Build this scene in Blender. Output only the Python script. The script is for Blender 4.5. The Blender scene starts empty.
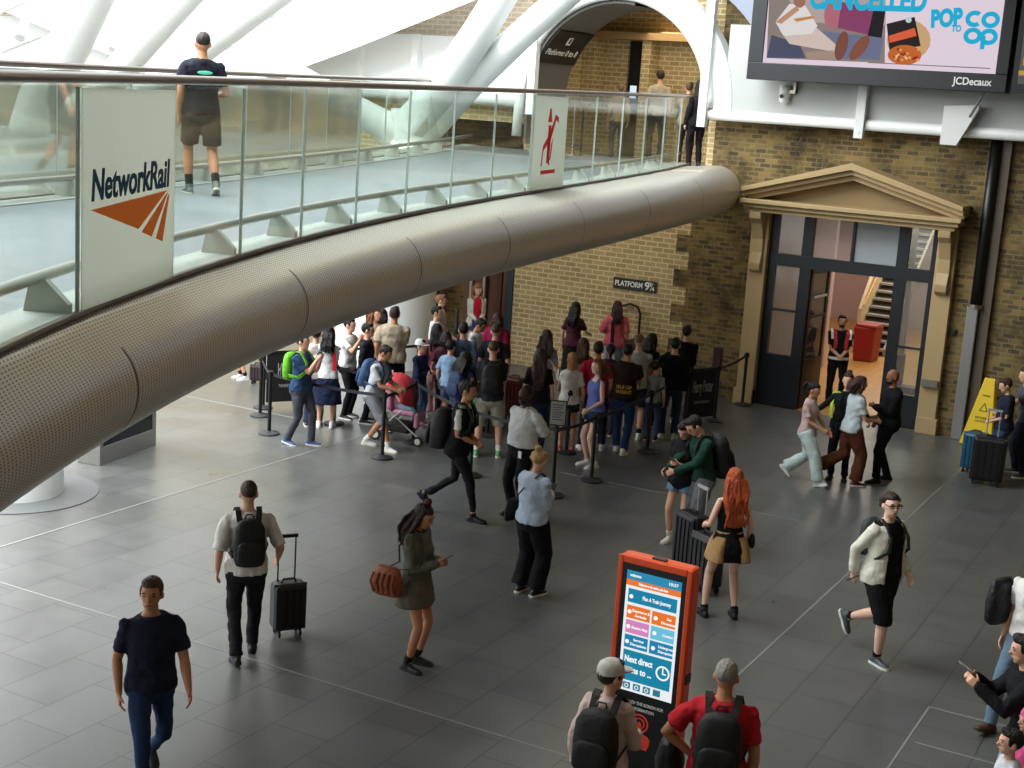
import bpy, bmesh, math, random
from mathutils import Vector, Matrix, noise
R = math.radians
sc = bpy.context.scene
col = sc.collection
rnd = random.Random(7)

# ---------------------------------------------------------------- camera
CAMZ = 5.6
FPX = 1424.0
_Y = Vector((798, 239, -FPX)).normalized()          # world +Y seen in camera axes (right, up, back)
_A = Vector((-2682, 467, -FPX)).normalized()
_X = -(_A - _Y * _A.dot(_Y)).normalized()
_Z = _X.cross(_Y)
RW = Matrix((_X, _Y, _Z))                            # camera axes -> world
cam_data = bpy.data.cameras.new('camera')
cam = bpy.data.objects.new('camera', cam_data)
col.objects.link(cam)
cam_data.sensor_width = 36.0
cam_data.lens = FPX / 1024 * 36.0
cam_data.clip_end = 400
cam.matrix_world = Matrix.Translation((0, 0, CAMZ)) @ RW.to_4x4()
sc.camera = cam
CAM = Vector((0, 0, CAMZ))

def ray(px, py):
    return RW @ Vector((px - 512, 384 - py, -FPX))
def gz(px, py, z=0.0):
    d = ray(px, py); return CAM + d * ((z - CAMZ) / d.z)
def gy(px, py, y):
    d = ray(px, py); return CAM + d * (y / d.y)
def dp(px, py, depth):
    return CAM + ray(px, py) * (depth / FPX)

# ---------------------------------------------------------------- light, exposure
sc.view_settings.view_transform = 'Standard'
sc.view_settings.look = 'None'
sc.view_settings.gamma = 1.0
sc.view_settings.exposure = 1.1
sc.view_settings.use_curve_mapping = False
world = bpy.data.worlds.new('daylight'); sc.world = world
world.use_nodes = True
bg = world.node_tree.nodes['Background']
bg.inputs[0].default_value = (0.93, 0.97, 1.0, 1)
bg.inputs[1].default_value = 0.95
def area(name, loc, direction, sx, sy, power, color=(1, 1, 1)):
    l = bpy.data.lights.new(name, 'AREA'); l.shape = 'RECTANGLE'; l.size = sx; l.size_y = sy
    l.energy = power; l.color = color
    o = bpy.data.objects.new(name, l); col.objects.link(o); o.location = loc
    o.rotation_euler = Vector(direction).to_track_quat('-Z', 'Y').to_euler()
    return o
area('skylight', (-19, 10, 15.5), (0.35, 0.0, -1), 14, 30, 6800, (0.95, 0.98, 1.0))
area('added_fill', (-10.6, 5, 10.5), (0.15, 0.05, -1), 3.0, 14, 900, (0.97, 0.98, 1.0))  # unseen fill lamp added to brighten the bridge tube and nearby floor
area('hall_light', (-2.5, 12, 8.9), (-0.1, 0.2, -1), 3, 16, 45, (1.0, 0.88, 0.72))
area('wall_wash', (-12.5, 23.6, 4.3), (0, 1, -0.45), 6.5, 0.5, 40, (1.0, 0.9, 0.72))
area('room_light', (-7.4, 31.0, 3.85), (0, 0.1, -1), 3.0, 7, 75, (1.0, 0.93, 0.82))
area('added_room_fill', (-8.0, 36.0, 3.9), (0, 0.1, -1), 3.0, 3.0, 90, (1.0, 0.95, 0.88))  # second unseen lamp, added to lighten the pink wall indoors
area('passage_light', (-12.0, 28.5, 7.0), (0, 0.1, -1), 1.6, 3.0, 26, (1.0, 0.85, 0.62))

# ---------------------------------------------------------------- materials
def lin(c):
    if isinstance(c, str):
        c = c.lstrip('#'); c = [int(c[i:i + 2], 16) / 255 for i in (0, 2, 4)]
    return tuple((x / 12.92 if x <= 0.04045 else ((x + 0.055) / 1.055) ** 2.4) for x in c) + (1.0,)
_m = {}
def mat(name, color='#808080', rough=0.6, metal=0.0, spec=0.5, bump=0.0, bscale=20.0, emit=0.0, vary=0.0, stretch=None):
    key = (name, color, rough, metal, emit)
    if key in _m: return _m[key]
    m = bpy.data.materials.new(name); m.use_nodes = True
    nt = m.node_tree; b = nt.nodes['Principled BSDF']
    b.inputs['Base Color'].default_value = lin(color)
    b.inputs['Roughness'].default_value = rough
    b.inputs['Metallic'].default_value = metal
    b.inputs['Specular IOR Level'].default_value = spec
    if emit:
        b.inputs['Emission Color'].default_value = lin(color); b.inputs['Emission Strength'].default_value = emit * 0.45
        b.inputs['Base Color'].default_value = (0, 0, 0, 1); b.inputs['Specular IOR Level'].default_value = 0.1
    if bump or vary:
        tc = nt.nodes.new('ShaderNodeTexCoord'); mp = nt.nodes.new('ShaderNodeMapping')
        nt.links.new(tc.outputs['Object'], mp.inputs[0])
        if stretch: mp.inputs['Scale'].default_value = stretch
        n = nt.nodes.new('ShaderNodeTexNoise'); n.inputs['Scale'].default_value = bscale; n.inputs['Detail'].default_value = 4
        nt.links.new(mp.outputs[0], n.inputs['Vector'])
        if bump:
            bp = nt.nodes.new('ShaderNodeBump'); bp.inputs['Strength'].default_value = bump; bp.inputs['Distance'].default_value = 0.03
            nt.links.new(n.outputs[0], bp.inputs['Height']); nt.links.new(bp.outputs[0], b.inputs['Normal'])
        if vary:
            hs = nt.nodes.new('ShaderNodeHueSaturation'); hs.inputs['Color'].default_value = lin(color)
            mr = nt.nodes.new('ShaderNodeMapRange'); mr.inputs[3].default_value = 1 - vary; mr.inputs[4].default_value = 1 + vary
            mr.inputs[1].default_value = 0.3; mr.inputs[2].default_value = 0.7
            nt.links.new(n.outputs[0], mr.inputs[0]); nt.links.new(mr.outputs[0], hs.inputs['Value'])
            nt.links.new(hs.outputs[0], b.inputs['Base Color'])
    _m[key] = m
    return m
def cloth(c): return mat('cloth', c, 0.88, 0, 0.25, bump=0.55, bscale=11, vary=0.10)
def skinm(c): return mat('skin', c, 0.55, 0, 0.35)
def hairm(c): return mat('hair', c, 0.5, 0, 0.4, bump=0.8, bscale=14, vary=0.22, stretch=(4, 4, 0.5))
def plastic(c, r=0.4): return mat('plastic', c, r, 0, 0.5)
def leather(c): return mat('leather', c, 0.5, 0, 0.4, bump=0.5, bscale=25, vary=0.12)

def nodes_of(m): return m.node_tree.nodes, m.node_tree.links, m.node_tree.nodes['Principled BSDF']

def brick_mat(name, c1, c2, mortar, scale, dark=0.35, pale=0.2, dirt='#2e2a20'):
    m = bpy.data.materials.new(name); m.use_nodes = True
    n, l, b = nodes_of(m)
    tc = n.new('ShaderNodeTexCoord'); sp = n.new('ShaderNodeSeparateXYZ'); cb = n.new('ShaderNodeCombineXYZ')
    l.new(tc.outputs['Object'], sp.inputs[0])
    add = n.new('ShaderNodeMath'); add.operation = 'ADD'; l.new(sp.outputs[0], add.inputs[0]); l.new(sp.outputs[1], add.inputs[1])
    l.new(add.outputs[0], cb.inputs[0]); l.new(sp.outputs[2], cb.inputs[1])
    br = n.new('ShaderNodeTexBrick'); br.inputs['Scale'].default_value = scale
    br.inputs['Color1'].default_value = lin(c1); br.inputs['Color2'].default_value = lin(c2); br.inputs['Mortar'].default_value = lin(mortar)
    br.inputs['Mortar Size'].default_value = 0.014; br.inputs['Brick Width'].default_value = 0.25; br.inputs['Row Height'].default_value = 0.1
    br.inputs['Mortar Smooth'].default_value = 0.3; br.inputs['Bias'].default_value = 0.0
    l.new(cb.outputs[0], br.inputs[0])
    ns = n.new('ShaderNodeTexNoise'); ns.inputs['Scale'].default_value = 1.1; ns.inputs['Detail'].default_value = 7; ns.inputs['Roughness'].default_value = 0.7
    l.new(tc.outputs['Object'], ns.inputs['Vector'])
    rp = n.new('ShaderNodeMapRange'); rp.inputs[1].default_value = 0.45; rp.inputs[2].default_value = 0.68; rp.inputs[4].default_value = dark
    l.new(ns.outputs[0], rp.inputs[0])
    mx = n.new('ShaderNodeMix'); mx.data_type = 'RGBA'
    l.new(rp.outputs[0], mx.inputs[0]); l.new(br.outputs[0], mx.inputs[6]); mx.inputs[7].default_value = lin(dirt)
    n2 = n.new('ShaderNodeTexNoise'); n2.inputs['Scale'].default_value = 9; n2.inputs['Detail'].default_value = 3
    l.new(tc.outputs['Object'], n2.inputs['Vector'])
    r2 = n.new('ShaderNodeMapRange'); r2.inputs[1].default_value = 0.55; r2.inputs[2].default_value = 0.75; r2.inputs[4].default_value = pale
    l.new(n2.outputs[0], r2.inputs[0])
    m2 = n.new('ShaderNodeMix'); m2.data_type = 'RGBA'; l.new(r2.outputs[0], m2.inputs[0]); l.new(mx.outputs[2], m2.inputs[6]); m2.inputs[7].default_value = lin(mortar)
    l.new(m2.outputs[2], b.inputs['Base Color'])
    bp = n.new('ShaderNodeBump'); bp.inputs['Strength'].default_value = 0.5; bp.inputs['Distance'].default_value = 0.015; bp.invert = True
    l.new(br.outputs[1], bp.inputs['Height']); l.new(bp.outputs[0], b.inputs['Normal'])
    b.inputs['Roughness'].default_value = 0.9; b.inputs['Specular IOR Level'].default_value = 0.2
    return m

def floor_mat():
    m = bpy.data.materials.new('slate_slabs'); m.use_nodes = True
    n, l, b = nodes_of(m)
    tc = n.new('ShaderNodeTexCoord'); mp = n.new('ShaderNodeMapping'); mp.inputs['Rotation'].default_value = (0, 0, R(90)); mp.inputs['Location'].default_value = (0.1, 0, 0)
    l.new(tc.outputs['Object'], mp.inputs[0])
    br = n.new('ShaderNodeTexBrick'); br.inputs['Scale'].default_value = 1.0
    br.inputs['Color1'].default_value = lin('#585957'); br.inputs['Color2'].default_value = lin('#5f605d'); br.inputs['Mortar'].default_value = lin('#343432')
    br.inputs['Mortar Size'].default_value = 0.006; br.inputs['Brick Width'].default_value = 0.9; br.inputs['Row Height'].default_value = 0.604
    br.offset = 0.37; br.offset_frequency = 2; br.inputs['Mortar Smooth'].default_value = 0.2
    l.new(mp.outputs[0], br.inputs[0])
    ns = n.new('ShaderNodeTexNoise'); ns.inputs['Scale'].default_value = 1.6; ns.inputs['Detail'].default_value = 8; ns.inputs['Roughness'].default_value = 0.65
    l.new(tc.outputs['Object'], ns.inputs['Vector'])
    hs = n.new('ShaderNodeHueSaturation'); mr = n.new('ShaderNodeMapRange'); mr.inputs[1].default_value = 0.3; mr.inputs[2].default_value = 0.7
    mr.inputs[3].default_value = 0.86; mr.inputs[4].default_value = 1.14
    l.new(ns.outputs[0], mr.inputs[0]); l.new(mr.outputs[0], hs.inputs['Value']); l.new(br.outputs[0], hs.inputs['Color'])
    l.new(hs.outputs[0], b.inputs['Base Color'])
    r2 = n.new('ShaderNodeMapRange'); r2.inputs[1].default_value = 0.3; r2.inputs[2].default_value = 0.7; r2.inputs[3].default_value = 0.27; r2.inputs[4].default_value = 0.42
    l.new(ns.outputs[0], r2.inputs[0]); l.new(r2.outputs[0], b.inputs['Roughness'])
    b.inputs['Specular IOR Level'].default_value = 0.85
    return m

def dots_mat():                                      # woven stainless mesh on the bridge tube
    m = bpy.data.materials.new('perforated_steel'); m.use_nodes = True
    n, l, b = nodes_of(m)
    uv = n.new('ShaderNodeUVMap'); sp = n.new('ShaderNodeSeparateXYZ'); l.new(uv.outputs[0], sp.inputs[0])
    outs = []
    for k in (0, 1):
        s = n.new('ShaderNodeMath'); s.operation = 'MULTIPLY'; s.inputs[1].default_value = math.pi / (0.046, 0.019)[k]; l.new(sp.outputs[k], s.inputs[0])
        q = n.new('ShaderNodeMath'); q.operation = 'SINE'; l.new(s.outputs[0], q.inputs[0]); outs.append(q)
    pr = n.new('ShaderNodeMath'); pr.operation = 'MULTIPLY'; l.new(outs[0].outputs[0], pr.inputs[0]); l.new(outs[1].outputs[0], pr.inputs[1])
    ab = n.new('ShaderNodeMath'); ab.operation = 'ABSOLUTE'; l.new(pr.outputs[0], ab.inputs[0])
    mr = n.new('ShaderNodeMapRange'); mr.inputs[1].default_value = 0.5; mr.inputs[2].default_value = 0.8; mr.inputs[4].default_value = 0.8
    l.new(ab.outputs[0], mr.inputs[0])
    mx = n.new('ShaderNodeMix'); mx.data_type = 'RGBA'; l.new(mr.outputs[0], mx.inputs[0]); mx.inputs[6].default_value = lin('#e6e2da'); mx.inputs[7].default_value = lin('#5f564b')
    l.new(mx.outputs[2], b.inputs['Base Color'])
    b.inputs['Metallic'].default_value = 0.35; b.inputs['Roughness'].default_value = 0.34
    return m

def glass_mat(name, tint='#eff5f2', haze=0.05, refl=0.22, hazecol='#c9d2cb', warm=None):
    m = bpy.data.materials.new(name); m.use_nodes = True
    n, l = m.node_tree.nodes, m.node_tree.links
    for x in list(n): n.remove(x)
    out = n.new('ShaderNodeOutputMaterial'); tr = n.new('ShaderNodeBsdfTransparent'); tr.inputs[0].default_value = lin(tint)
    gl = n.new('ShaderNodeBsdfGlossy'); gl.inputs['Roughness'].default_value = 0.06
    fr = n.new('ShaderNodeFresnel'); fr.inputs[0].default_value = 1.45
    ml = n.new('ShaderNodeMath'); ml.operation = 'MULTIPLY'; ml.inputs[1].default_value = refl; l.new(fr.outputs[0], ml.inputs[0])
    df = n.new('ShaderNodeBsdfDiffuse'); df.inputs[0].default_value = lin(hazecol)
    a = n.new('ShaderNodeMixShader'); a.inputs[0].default_value = haze; l.new(tr.outputs[0], a.inputs[1]); l.new(df.outputs[0], a.inputs[2])
    s = n.new('ShaderNodeMixShader'); l.new(ml.outputs[0], s.inputs[0]); l.new(a.outputs[0], s.inputs[1]); l.new(gl.outputs[0], s.inputs[2])
    l.new(s.outputs[0], out.inputs[0])
    return m

def vinyl_mat(name, c):                               # printed film on glass lets daylight through
    m = mat(name, c, .35); n, l, b = nodes_of(m); out = [x for x in n if x.type == 'OUTPUT_MATERIAL'][0]
    t = n.new('ShaderNodeBsdfTranslucent'); t.inputs[0].default_value = lin(c); mx = n.new('ShaderNodeMixShader'); mx.inputs[0].default_value = .55
    l.new(b.outputs[0], mx.inputs[1]); l.new(t.outputs[0], mx.inputs[2]); l.new(mx.outputs[0], out.inputs[0]); return m

# ---------------------------------------------------------------- mesh helpers
def link(o, parent=None):
    col.objects.link(o)
    if parent is not None: o.parent = parent
    return o
def obj(name, bm, m, parent=None, smooth=False, bevel=0.0, auto=False):
    me = bpy.data.meshes.new(name); bm.normal_update(); bm.to_mesh(me); bm.free()
    for x in (m if isinstance(m, (list, tuple)) else [m]): me.materials.append(x)
    o = bpy.data.objects.new(name, me); link(o, parent)
    if smooth: me.polygons.foreach_set('use_smooth', [True] * len(me.polygons))
    if auto: me.set_sharp_from_angle(angle=R(40))
    if bevel:
        b = o.modifiers.new('bevel', 'BEVEL'); b.width = bevel; b.segments = 2; b.limit_method = 'ANGLE'
    return o
def tag(o, label, cat=None, group=None, kind=None):
    o['label'] = label
    if cat: o['category'] = cat
    if group: o['group'] = group
    if kind: o['kind'] = kind
    return o
def empty(name, loc, label, cat, group=None, rz=0.0, kind=None):
    o = bpy.data.objects.new(name, None); o.empty_display_size = 0.1; link(o); o.location = loc; o.rotation_euler = (0, 0, rz)
    return tag(o, label, cat, group, kind)
def BM(): return bmesh.new()
def box(bm, lo, hi, M=None):
    vs = []
    for x in (lo[0], hi[0]):
        for y in (lo[1], hi[1]):
            for z in (lo[2], hi[2]):
                p = Vector((x, y, z)); vs.append(bm.verts.new(M @ p if M else p))
    for f in ((0, 1, 3, 2), (4, 6, 7, 5), (0, 4, 5, 1), (2, 3, 7, 6), (0, 2, 6, 4), (1, 5, 7, 3)):
        bm.faces.new([vs[i] for i in f])
    return bm
def cbox(bm, c, s, M=None):
    return box(bm, [c[i] - s[i] / 2 for i in range(3)], [c[i] + s[i] / 2 for i in range(3)], M)
def loft(bm, rings, n=12, closed=True):
    rows = []
    for (c, u, v) in rings:
        rows.append([bm.verts.new(c + u * math.cos(2 * math.pi * i / n) + v * math.sin(2 * math.pi * i / n)) for i in range(n)])
    for a, b in zip(rows, rows[1:]):
        for i in range(n):
            bm.faces.new((a[i], a[(i + 1) % n], b[(i + 1) % n], b[i]))
    if closed:
        bm.faces.new(list(reversed(rows[0]))); bm.faces.new(rows[-1])
    return bm
def frames(pts):
    ts = []
    for i in range(len(pts)):
        a = pts[max(i - 1, 0)]; b = pts[min(i + 1, len(pts) - 1)]
        ts.append((b - a).normalized())
    ref = Vector((0, 0, 1)) if abs(ts[0].z) < 0.9 else Vector((0, 1, 0))
    u = ts[0].cross(ref).normalized(); out = []
    for t in ts:
        u = (u - t * u.dot(t)).normalized(); out.append((t, u, t.cross(u)))
    return out
def tube(bm, pts, r, n=10, rnd_end=False):
    pts = [Vector(p) for p in pts]; rs = r if isinstance(r, (list, tuple)) else [r] * len(pts)
    fr = frames(pts); rings = []
    if rnd_end:
        t, u, v = fr[0]; rings += [(pts[0] - t * rs[0] * 0.92, u * rs[0] * 0.4, v * rs[0] * 0.4), (pts[0] - t * rs[0] * 0.6, u * rs[0] * 0.8, v * rs[0] * 0.8)]
    for p, rr, (t, u, v) in zip(pts, rs, fr): rings.append((p, u * rr, v * rr))
    if rnd_end:
        t, u, v = fr[-1]; rings += [(pts[-1] + t * rs[-1] * 0.6, u * rs[-1] * 0.8, v * rs[-1] * 0.8), (pts[-1] + t * rs[-1] * 0.92, u * rs[-1] * 0.4, v * rs[-1] * 0.4)]
    return loft(bm, rings, n)
def strip(bm, pts, side, w, t):                       # flat band along pts; side = width vector(s), t thickness
    rows = []
    for i, p in enumerate(pts):
        p = Vector(p); s = Vector(side[i] if isinstance(side, list) else side).normalized()
        a = Vector(pts[max(i - 1, 0)]); b = Vector(pts[min(i + 1, len(pts) - 1)])
        nn = (b - a).cross(s).normalized()
        rows.append([bm.verts.new(p + s * w / 2 + nn * t / 2), bm.verts.new(p - s * w / 2 + nn * t / 2),
                     bm.verts.new(p - s * w / 2 - nn * t / 2), bm.verts.new(p + s * w / 2 - nn * t / 2)])
    for a, b in zip(rows, rows[1:]):
        for i in range(4): bm.faces.new((a[i], a[(i + 1) % 4], b[(i + 1) % 4], b[i]))
    bm.faces.new(list(reversed(rows[0]))); bm.faces.new(rows[-1])
    return bm
def ball(bm, c, r, M=None, u=12, v=8):
    r = r if isinstance(r, (tuple, list, Vector)) else (r, r, r)
    mt = Matrix.Translation(Vector(c)) @ (M.to_4x4() if M else Matrix()) @ Matrix.Diagonal((r[0], r[1], r[2], 1))
    bmesh.ops.create_uvsphere(bm, u_segments=u, v_segments=v, radius=1, matrix=mt)
    return bm
def cyl(bm, a, b, r, n=16, r2=None):
    a, b = Vector(a), Vector(b); t = (b - a).normalized(); ref = Vector((0, 0, 1)) if abs(t.z) < 0.9 else Vector((1, 0, 0))
    u = t.cross(ref).normalized(); v = t.cross(u)
    r2 = r if r2 is None else r2
    return loft(bm, [(a, u * r, v * r), (b, u * r2, v * r2)], n)
def prism(bm, poly, M, d):                            # poly in local xy, extruded d along local z, placed by M
    a = [bm.verts.new(M @ Vector((x, y, 0))) for x, y in poly]; b = [bm.verts.new(M @ Vector((x, y, d))) for x, y in poly]
    n = len(poly)
    bm.faces.new(list(reversed(a))); bm.faces.new(b)
    for i in range(n): bm.faces.new((a[i], a[(i + 1) % n], b[(i + 1) % n], b[i]))
    return bm
def plane_M(o, x, y):
    x = Vector(x).normalized(); y = Vector(y); z = x.cross(y).normalized(); y = z.cross(x)
    return Matrix.Translation(Vector(o)) @ Matrix((x, y, z)).transposed().to_4x4()
def text(body, parent, M, size, m, fit=None, bold=0.0, align='CENTER', shear=0.0, name='lettering'):
    c = bpy.data.curves.new(name, 'FONT'); c.body = body; c.size = size; c.extrude = 0.002; c.align_x = align; c.align_y = 'CENTER'
    c.offset = bold * size; c.shear = shear; c.materials.append(m)
    o = bpy.data.objects.new(name, c); link(o)
    if fit:
        bpy.context.view_layer.update(); k = fit / max(o.dimensions.x, 1e-4)
        M = M @ Matrix.Diagonal((k, 1, 1, 1))
    bpy.context.view_layer.update()
    me = bpy.data.meshes.new_from_object(o.evaluated_get(bpy.context.evaluated_depsgraph_get())); bpy.data.objects.remove(o); bpy.data.curves.remove(c)
    o = bpy.data.objects.new(name, me); link(o)
    if parent is not None:
        o.parent = parent
        bpy.context.view_layer.update()
    o.matrix_world = M
    return o
# ================================================================ the setting
WY = 26.08
brick_new = brick_mat('yellow_brick', '#c0a878', '#a68f62', '#d8cba8', 1.0, dark=0.12, pale=0.12, dirt='#6f5b3a')
brick_old = brick_mat('old_stock_brick', '#917845', '#594b36', '#867a5c', 1.15, dark=0.85, pale=0.5, dirt='#2a2620')
white = mat('white_paint', '#e6e9e6', 0.45)
cream = mat('cream_paint', '#b59b6f', 0.5)
cream_d = mat('tan_paint', '#8f7850', 0.55)
navy = mat('navy_paint', '#11171d', 0.4)
blackm = mat('black_metal', '#0f1012', 0.4)
steel = mat('brushed_steel', '#a39c92', 0.3, 0.9)
dsteel = mat('dark_steel', '#7b6f66', 0.28, 0.9)
clear = glass_mat('clear_glass')
def sub(bm, e):
    bmesh.ops.translate(bm, verts=bm.verts, vec=-e.location); return bm
def struct(name, bm, m, label=None, **k):
    o = obj(name, bm, m, **k); o['kind'] = 'structure'
    if label: o['label'] = label
    return o

b = BM(); box(b, (-48, -8, -0.2), (4, WY, 0)); struct('floor', b, floor_mat(), 'dark grey slate slab concourse floor with thin pale inlaid lines')
# inlaid pale lines on an 8.45 m grid
ln = mat('pale_inlay', '#8d8e89', 0.5); n_ = 0
for (a0, a1, c0, c1) in ((-30, 3.9, 10.425, 10.443), (-30, -14.2, 18.86, 18.885), (-12.72, -12.695, -5, 18.8), (-4.235, -4.21, -5, 25.9),
                         (-2.40, -0.9, 13.50, 13.52), (-2.33, -0.6, 12.60, 12.62), (-2.42, -2.40, 11.5, 13.52), (-9.2, -5.2, 18.86, 18.875)):
    n_ += 1
    b = BM(); box(b, (a0, c0, 0), (a1, c1, 0.003)); struct('trim_%d' % n_, b, ln, 'thin pale line set into the slate floor')
# tan strip along the wall foot
def brick_seg(name, x0, x1, z0, z1, m, label, y0=WY, y1=WY + 0.5):
    b = BM(); box(b, (x0, y0, z0), (x1, y1, z1)); return struct(name, b, m, label)
def arch_plate(bm, x0, x1, z0, z1, cx, cz, r, y0, y1, n=28):
    inn = [(cx - r, z0)] + [(cx + r * math.cos(math.pi - math.pi * i / n), cz + r * math.sin(math.pi * i / n)) for i in range(n + 1)] + [(cx + r, z0)]
    outp = []
    for (x, z) in inn:
        if z <= cz + 1e-6: outp.append((x0 if x < cx else x1, z)); continue
        dx, dz = x - cx, z - cz; t = 1e9
        if dx > 1e-6: t = min(t, (x1 - cx) / dx)
        if dx < -1e-6: t = min(t, (x0 - cx) / dx)
        t = min(t, (z1 - cz) / dz); outp.append((cx + dx * t, cz + dz * t))
    for i in range(len(inn) - 1):
        q = [inn[i], inn[i + 1], outp[i + 1], outp[i]]
        f = [bm.verts.new((x, y0, z)) for x, z in q]; g = [bm.verts.new((x, y1, z)) for x, z in q]
        bm.faces.new(f); bm.faces.new(list(reversed(g)))
        for k in range(4): bm.faces.new((f[k], g[k], g[(k + 1) % 4], f[(k + 1) % 4]))
    # corner fillers
    for sx in (x0, x1):
        pass
    return bm
AX, AZ, AR = -12.04, 5.55, 1.93
DX0, DX1, DZ = -8.66, -5.52, 3.86
b = BM()
box(b, (-48, WY, 0), (-16.25, WY + .5, 5.0)); box(b, (-16.25, WY, 2.9), (-14.12, WY + .5, 5.0)); box(b, (-14.12, WY, 0), (-10.56, WY + .5, 4.36))
for k in range(13):                                   # toothed edge of the new brickwork
    box(b, (-10.56, WY, k * .345), (-10.56 + (0.28 if k % 2 else 0.0), WY + .498, min(4.36, (k + 1) * .345)))
box(b, (-48, WY, 5.0), (-14.1, WY + .5, 6.6)); box(b, (-16.25, WY, 2.9), (-14.1, WY + .5, 5.0)); box(b, (-14.12, WY, 4.3), (-14.1, WY + .5, 8))
struct('wall_back', b, brick_new, 'clean yellow brick wall below the footbridge')
b = BM()
arch_plate(b, -14.1, -9.97, 4.36, 8.2, AX, AZ, AR, WY, WY + .5)
box(b, (-14.1, WY, 8.2), (-9.97, WY + .5, 12)); box(b, (-14.1, WY + .01, 7.1), (-13.35, WY + .49, 8.2)); box(b, (-10.73, WY + .01, 7.1), (-9.97, WY + .49, 8.2))
struct('wall_arch', b, brick_new, 'yellow brick wall around the arched opening at bridge level')
b = BM()
box(b, (-10.28, WY + .001, 0), (-9.97, WY + .5, 4.36)); box(b, (-9.97, WY, 0), (DX0, WY + .5, 12))
for k in range(13):
    if not k % 2: box(b, (-10.56, WY + .001, k * .345), (-10.28, WY + .497, min(4.36, (k + 1) * .345)))
box(b, (DX0, WY, DZ), (DX1, WY + .5, 12)); box(b, (DX1, WY, 0), (4.2, WY + .5, 12))
struct('wall_right', b, brick_old, 'old sooty brown brick wall around the pedimented doorway')
b = BM(); box(b, (4, -8, 0), (4.3, WY, 12)); struct('wall_side', b, brick_old, 'brick side wall of the concourse')
b = BM(); box(b, (-10, -8.3, 0), (4.3, -8, 12)); struct('wall_front', b, brick_old, 'brick wall behind the viewpoint')
b = BM(); box(b, (-8.6, -8.3, 9.2), (4.3, WY, 9.5)); struct('ceiling', b, mat('ceiling_paint', '#b9b2a4', 0.8), 'flat plaster ceiling over the right side of the concourse')
b = BM()
for k in range(24):                                   # curved far side of the concourse
    a0 = R(150 + k * 3.2); a1 = R(150 + (k + 1) * 3.2); cx, cy, rr = -16, 6, 26
    p = [(cx + rr * math.cos(a), cy + rr * math.sin(a)) for a in (a0, a1)]; q = [(cx + (rr + .5) * math.cos(a), cy + (rr + .5) * math.sin(a)) for a in (a0, a1)]
    vs = [b.verts.new((x, y, z)) for z in (0, 5.6) for x, y in (p[0], p[1], q[1], q[0])]
    for f in ((0, 1, 2, 3), (7, 6, 5, 4), (0, 4, 5, 1), (1, 5, 6, 2), (2, 6, 7, 3), (3, 7, 4, 0)): b.faces.new([vs[i] for i in f])
struct('wall_left', b, mat('beige_cladding', '#cfc6b2', 0.7, vary=.1, bscale=.4), 'pale beige curved wall on the far side of the concourse')

b = BM(); box(b, (-48, WY - .004, 6.6), (-14.1, WY + .5, 12)); struct('wall_upper', b, brick_mat('pale_brick', '#d6c6b0', '#c8b6a0', '#e2dccf', 1.0, dark=.08, pale=.1, dirt='#b09c86'), 'pale washed brick wall above the white fascia')
# ---- white fascia with its round bottom rail
FY = WY - 0.34
b = BM(); box(b, (-48, FY, 5.42), (-14.25, WY - .002, 6.66)); struct('trim_fascia_left', b, white, 'white steel fascia left of the arch')
b = BM(); box(b, (-9.72, FY, 5.42), (4, WY - .002, 7.1)); struct('trim_fascia_right', b, mat('white_paint_dimmed', '#b4b7b4', .45), 'white steel fascia right of the arch below the screens')  # same white paint, greyed so the dimmer light sits in its colour
b = BM(); n = 30; r0, r1 = AR + 0.02, AR + 0.55
prof = [(math.pi * i / n) for i in range(n + 1)]
rows = []
pts = [(AX + 1 * c, None) for c in ()]
def ringpts(r, sk=0.0): return [(AX - r, 5.42)] + [(AX - r * math.cos(t), AZ + r * math.sin(t)) for t in prof] + [(AX + r, 5.42)]
I, O = ringpts(r0), ringpts(r1); FY_ = FY - .015
for i in range(len(I) - 1):
    q = [I[i], I[i + 1], O[i + 1], O[i]]
    f = [b.verts.new((x, FY_, z)) for x, z in q]; g = [b.verts.new((x, WY - .004, z)) for x, z in q]
    b.faces.new(f); b.faces.new(list(reversed(g)))
    for k in range(4): b.faces.new((f[k], g[k], g[(k + 1) % 4], f[(k + 1) % 4]))
struct('trim_arch', b, white, 'flat white steel surround of the arched opening')
b = BM(); tube(b, [(AX - AR - .12, FY - .02, 4.75)] + [(x, FY - .02, z) for x, z in ringpts(AR + .1)[1:-1]] + [(AX + AR + .12, FY - .02, 5.55)], .10, 12)
struct('trim_arch_rim', b, white, 'round white tube rim of the arched opening', smooth=True)
b = BM(); tube(b, [(AX + AR + .12, FY, 5.44), (4, FY, 5.44)], .10, 12); struct('trim_rail_right', b, white, 'round white bottom tube of the fascia right of the arch', smooth=True)
b = BM(); tube(b, [(-30, FY, 5.44), (AX - AR - .12, FY, 5.44)], .12, 12); struct('trim_rail_left', b, white, 'round white bottom tube of the fascia left of the arch', smooth=True)
b = BM()
for i in range(14):                                   # grey gutter band curving above the fascia
    a0, a1 = R(12 + i * 4.2), R(12 + (i + 1) * 4.2); c0, c1 = 3.05, 3.5
    q = [(AX + .4 + c * math.cos(a), 5.1 + c * math.sin(a)) for c, a in ((c0, a0), (c0, a1), (c1, a1), (c1, a0))]
    f = [b.verts.new((x, WY - .30, z)) for x, z in q]; g = [b.verts.new((x, WY - .003, z)) for x, z in q]
    b.faces.new(f); b.faces.new(list(reversed(g)))
    for k in range(4): b.faces.new((f[k], g[k], g[(k + 1) % 4], f[(k + 1) % 4]))
struct('trim_gutter', b, mat('grey_lead', '#8b93a4', 0.6), 'grey curved gutter band above the fascia')
k_ = 0
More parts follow.
